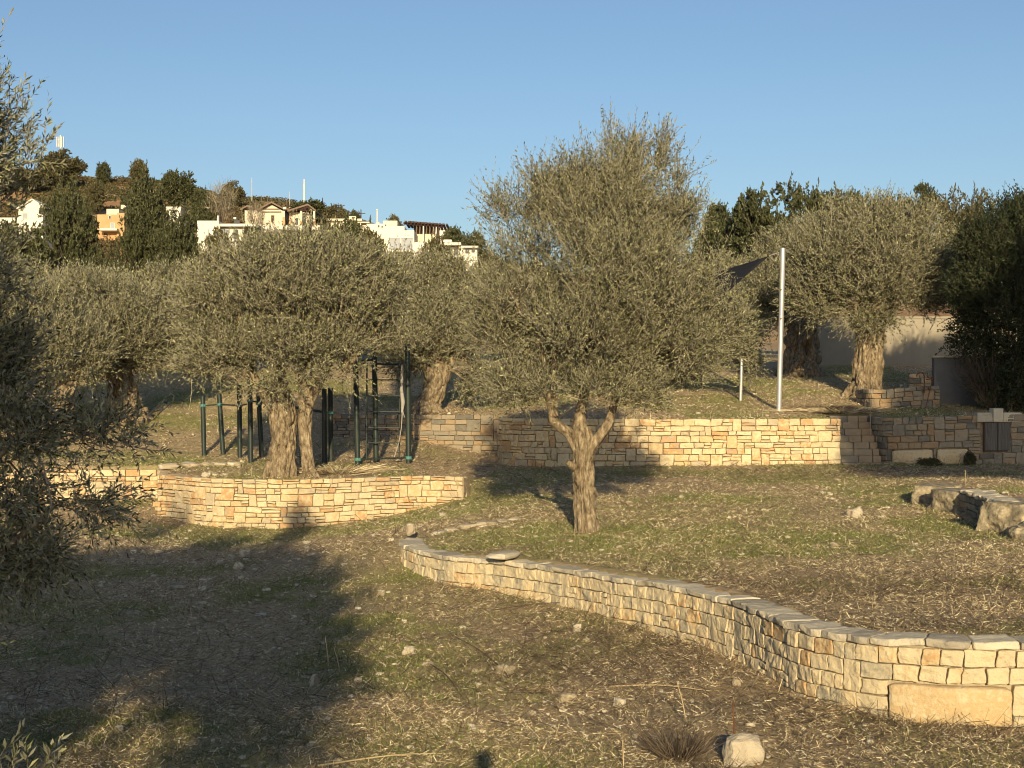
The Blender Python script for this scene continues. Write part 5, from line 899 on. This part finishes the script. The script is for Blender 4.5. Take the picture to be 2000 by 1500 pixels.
# ------------------------------------------------------------------ ground cover nobody could count
def strip(C, w0, w1):
    C = np.asarray(C); return [tuple(p) for p in offset(C, w0)]+[tuple(p) for p in offset(C, w1)[::-1]]
SK = [strip(catmull(NEAR_W), -.05, .44), strip(catmull(PLANT), -.05, .42), strip(catmull([(a, b) for a, b in WALLB]), -.05, .4), strip(catmull(WALLC), -.05, .4), strip(catmull(WALLA), -.05, .4)]
def spots(rng, n, y0, y1, pw, fn=None, wide=.43):
    u = rng.rand(n); y = (y0**pw+u*(y1**pw-y0**pw))**(1/pw); x = rng.uniform(-wide, wide, n)*y
    k = np.ones(n, bool)
    for s in SK: k &= ~inside(s, x, y)
    k &= ~((x > 10.1) & (x < 11.4) & (y > 42) & (y < 44.7))
    if fn is not None: k &= rng.rand(n) < fn(x, y)
    return x[k], y[k]
def blades(rng, x, y, hgt, wid, lean, m, name, label, cat, lift=-.01, flatness=0):
    n = len(x); z = H(x, y)+lift; a = rng.uniform(0, 6.28, n); sc_ = (y/16)**.45; h_ = rng.uniform(*hgt, n)*sc_**.3; w_ = rng.uniform(*wid, n)*sc_
    if flatness:
        el = np.abs(rng.normal(size=n))*.42; d = np.stack([np.cos(a)*np.cos(el), np.sin(a)*np.cos(el), np.sin(el)], 1)
    else: d = nrm(np.stack([np.cos(a)*lean*rng.rand(n), np.sin(a)*lean*rng.rand(n), np.ones(n)], 1))
    s = nrm(np.cross(d, rng.normal(size=(n, 3)))); p = np.stack([x, y, z], 1)
    if flatness: p[:, 2] += rng.uniform(0, .035, n)
    q = p+d*h_[:, None]; mid = (p+q)/2+s*0+np.array([0, 0, 1])*(h_*rng.uniform(-.02, .08, n))[:, None]
    if flatness: V = np.stack([p-s*w_[:, None]*.5, p+s*w_[:, None]*.5, q+s*w_[:, None]*.4, q-s*w_[:, None]*.4], 1)
    else: V = np.stack([p-s*w_[:, None]*.5, p+s*w_[:, None]*.5, mid+s*w_[:, None]*.4, q], 1)
    tag(build(name, [(V.reshape(-1, 3), np.arange(n*4).reshape(-1, 4), 0)], [M[m]]), label, cat, kind='stuff')
rng = np.random.RandomState(88)
x, y = spots(rng, 800000, 11.5, 62, .45, lambda x, y: np.clip(greenness(x, y)*1.1, .03, 1)); blades(rng, x, y, (.025, .08), (.006, .012), 1.3, 'grass', 'grass', 'short green grass growing in patches over the ground', 'grass')
x, y = spots(rng, 420000, 11.5, 62, .4, lambda x, y: (.35+.65*sstep(.35, .6, noise(np.stack([x*.9, y*.9, 0*x+40], -1))))*(1-.45*greenness(x, y))); blades(rng, x, y, (.02, .1), (.0035, .008), 0, 'straw', 'straw_litter', 'pale dry straw and cut stems littering the ground', 'straw', flatness=1)
def dk(x, y):
    def b(cx, cy, rx, ry): return np.exp(-(((x-cx)/rx)**2+((y-cy)/ry)**2))
    return np.clip(.16+.8*b(2, 20.5, 2.6, 1.8)+.7*b(4.6, 15.8, 2, 1.2)+.7*b(6.5, 19.5, 3.5, 1.0)+.6*b(.5, 18, 2, 1.5)+.6*b(-.6, 24.5, 1.5, 2)+.7*b(9, 39, 6, 2)+.4*b(-3, 44, 3, 3), 0, 1)
x, y = spots(rng, 130000, 11.5, 50, .3, dk); blades(rng, x, y, (.06, .4), (.003, .007), 0, 'stick', 'twig_litter', 'dark thin dead twigs littering the ground below the curved wall', 'twigs', flatness=1)
def ud(x, y): return np.clip(.04+.7*np.exp(-((y-43.9)/.9)**2)*(x > -1)+.5*np.exp(-(((x-6.8)/3)**2+((y-18.5)/1.2)**2))+.3*np.exp(-((y-36.8)/.8)**2)*(x < -1.3), 0, 1)
x, y = spots(rng, 14000, 12, 62, .5, ud); blades(rng, x, y, (.08, .26), (.005, .009), .35, 'straw', 'dry_stubble', 'short upright dry stubble along the terrace edges', 'stubble')
x, y = spots(rng, 4200, 11.5, 60, .35); z = H(x, y); n = len(x); U8, F8 = TLO; s = (rng.rand(n)**3*.04+.012)*(y/16)**.5
V = nrm(U8+0)[None]*s[:, None, None]*rng.uniform(.6, 1.2, (n, len(U8), 1))*np.stack([rng.uniform(.7, 1.3, n), rng.uniform(.7, 1.3, n), rng.uniform(.4, .8, n)], 1)[:, None]+np.stack([x, y, z], 1)[:, None]
tag(build('pebbles', [(V.reshape(-1, 3), (F8[None]+(np.arange(n)*len(U8))[:, None, None]).reshape(-1, 4), 0)], [M['pebble']]), 'tiny pale pebbles strewn over the soil', 'pebbles', kind='stuff')
x, y = spots(rng, 260000, 11.5, 60, .4, lambda x, y: .5+0*x); a_ = rng.uniform(0, 6.28, len(x)); n = len(x); s = rng.uniform(.005, .015, n)*(y/16)**.5; nz_ = H(x, y)+rng.uniform(0, .02, n)
d1 = np.stack([np.cos(a_), np.sin(a_), rng.normal(size=n)*.6], 1)*s[:, None]; d2 = np.stack([-np.sin(a_), np.cos(a_), rng.normal(size=n)*1.1], 1)*s[:, None]*.5; p = np.stack([x, y, nz_], 1)
tag(build('leaf_litter', [(np.stack([p-d1, p-d2, p+d1, p+d2], 1).reshape(-1, 3), np.arange(n*4).reshape(-1, 4), 0)], [M['straw']]), 'dead leaves and chaff lying on the soil', 'leaf litter', kind='stuff')
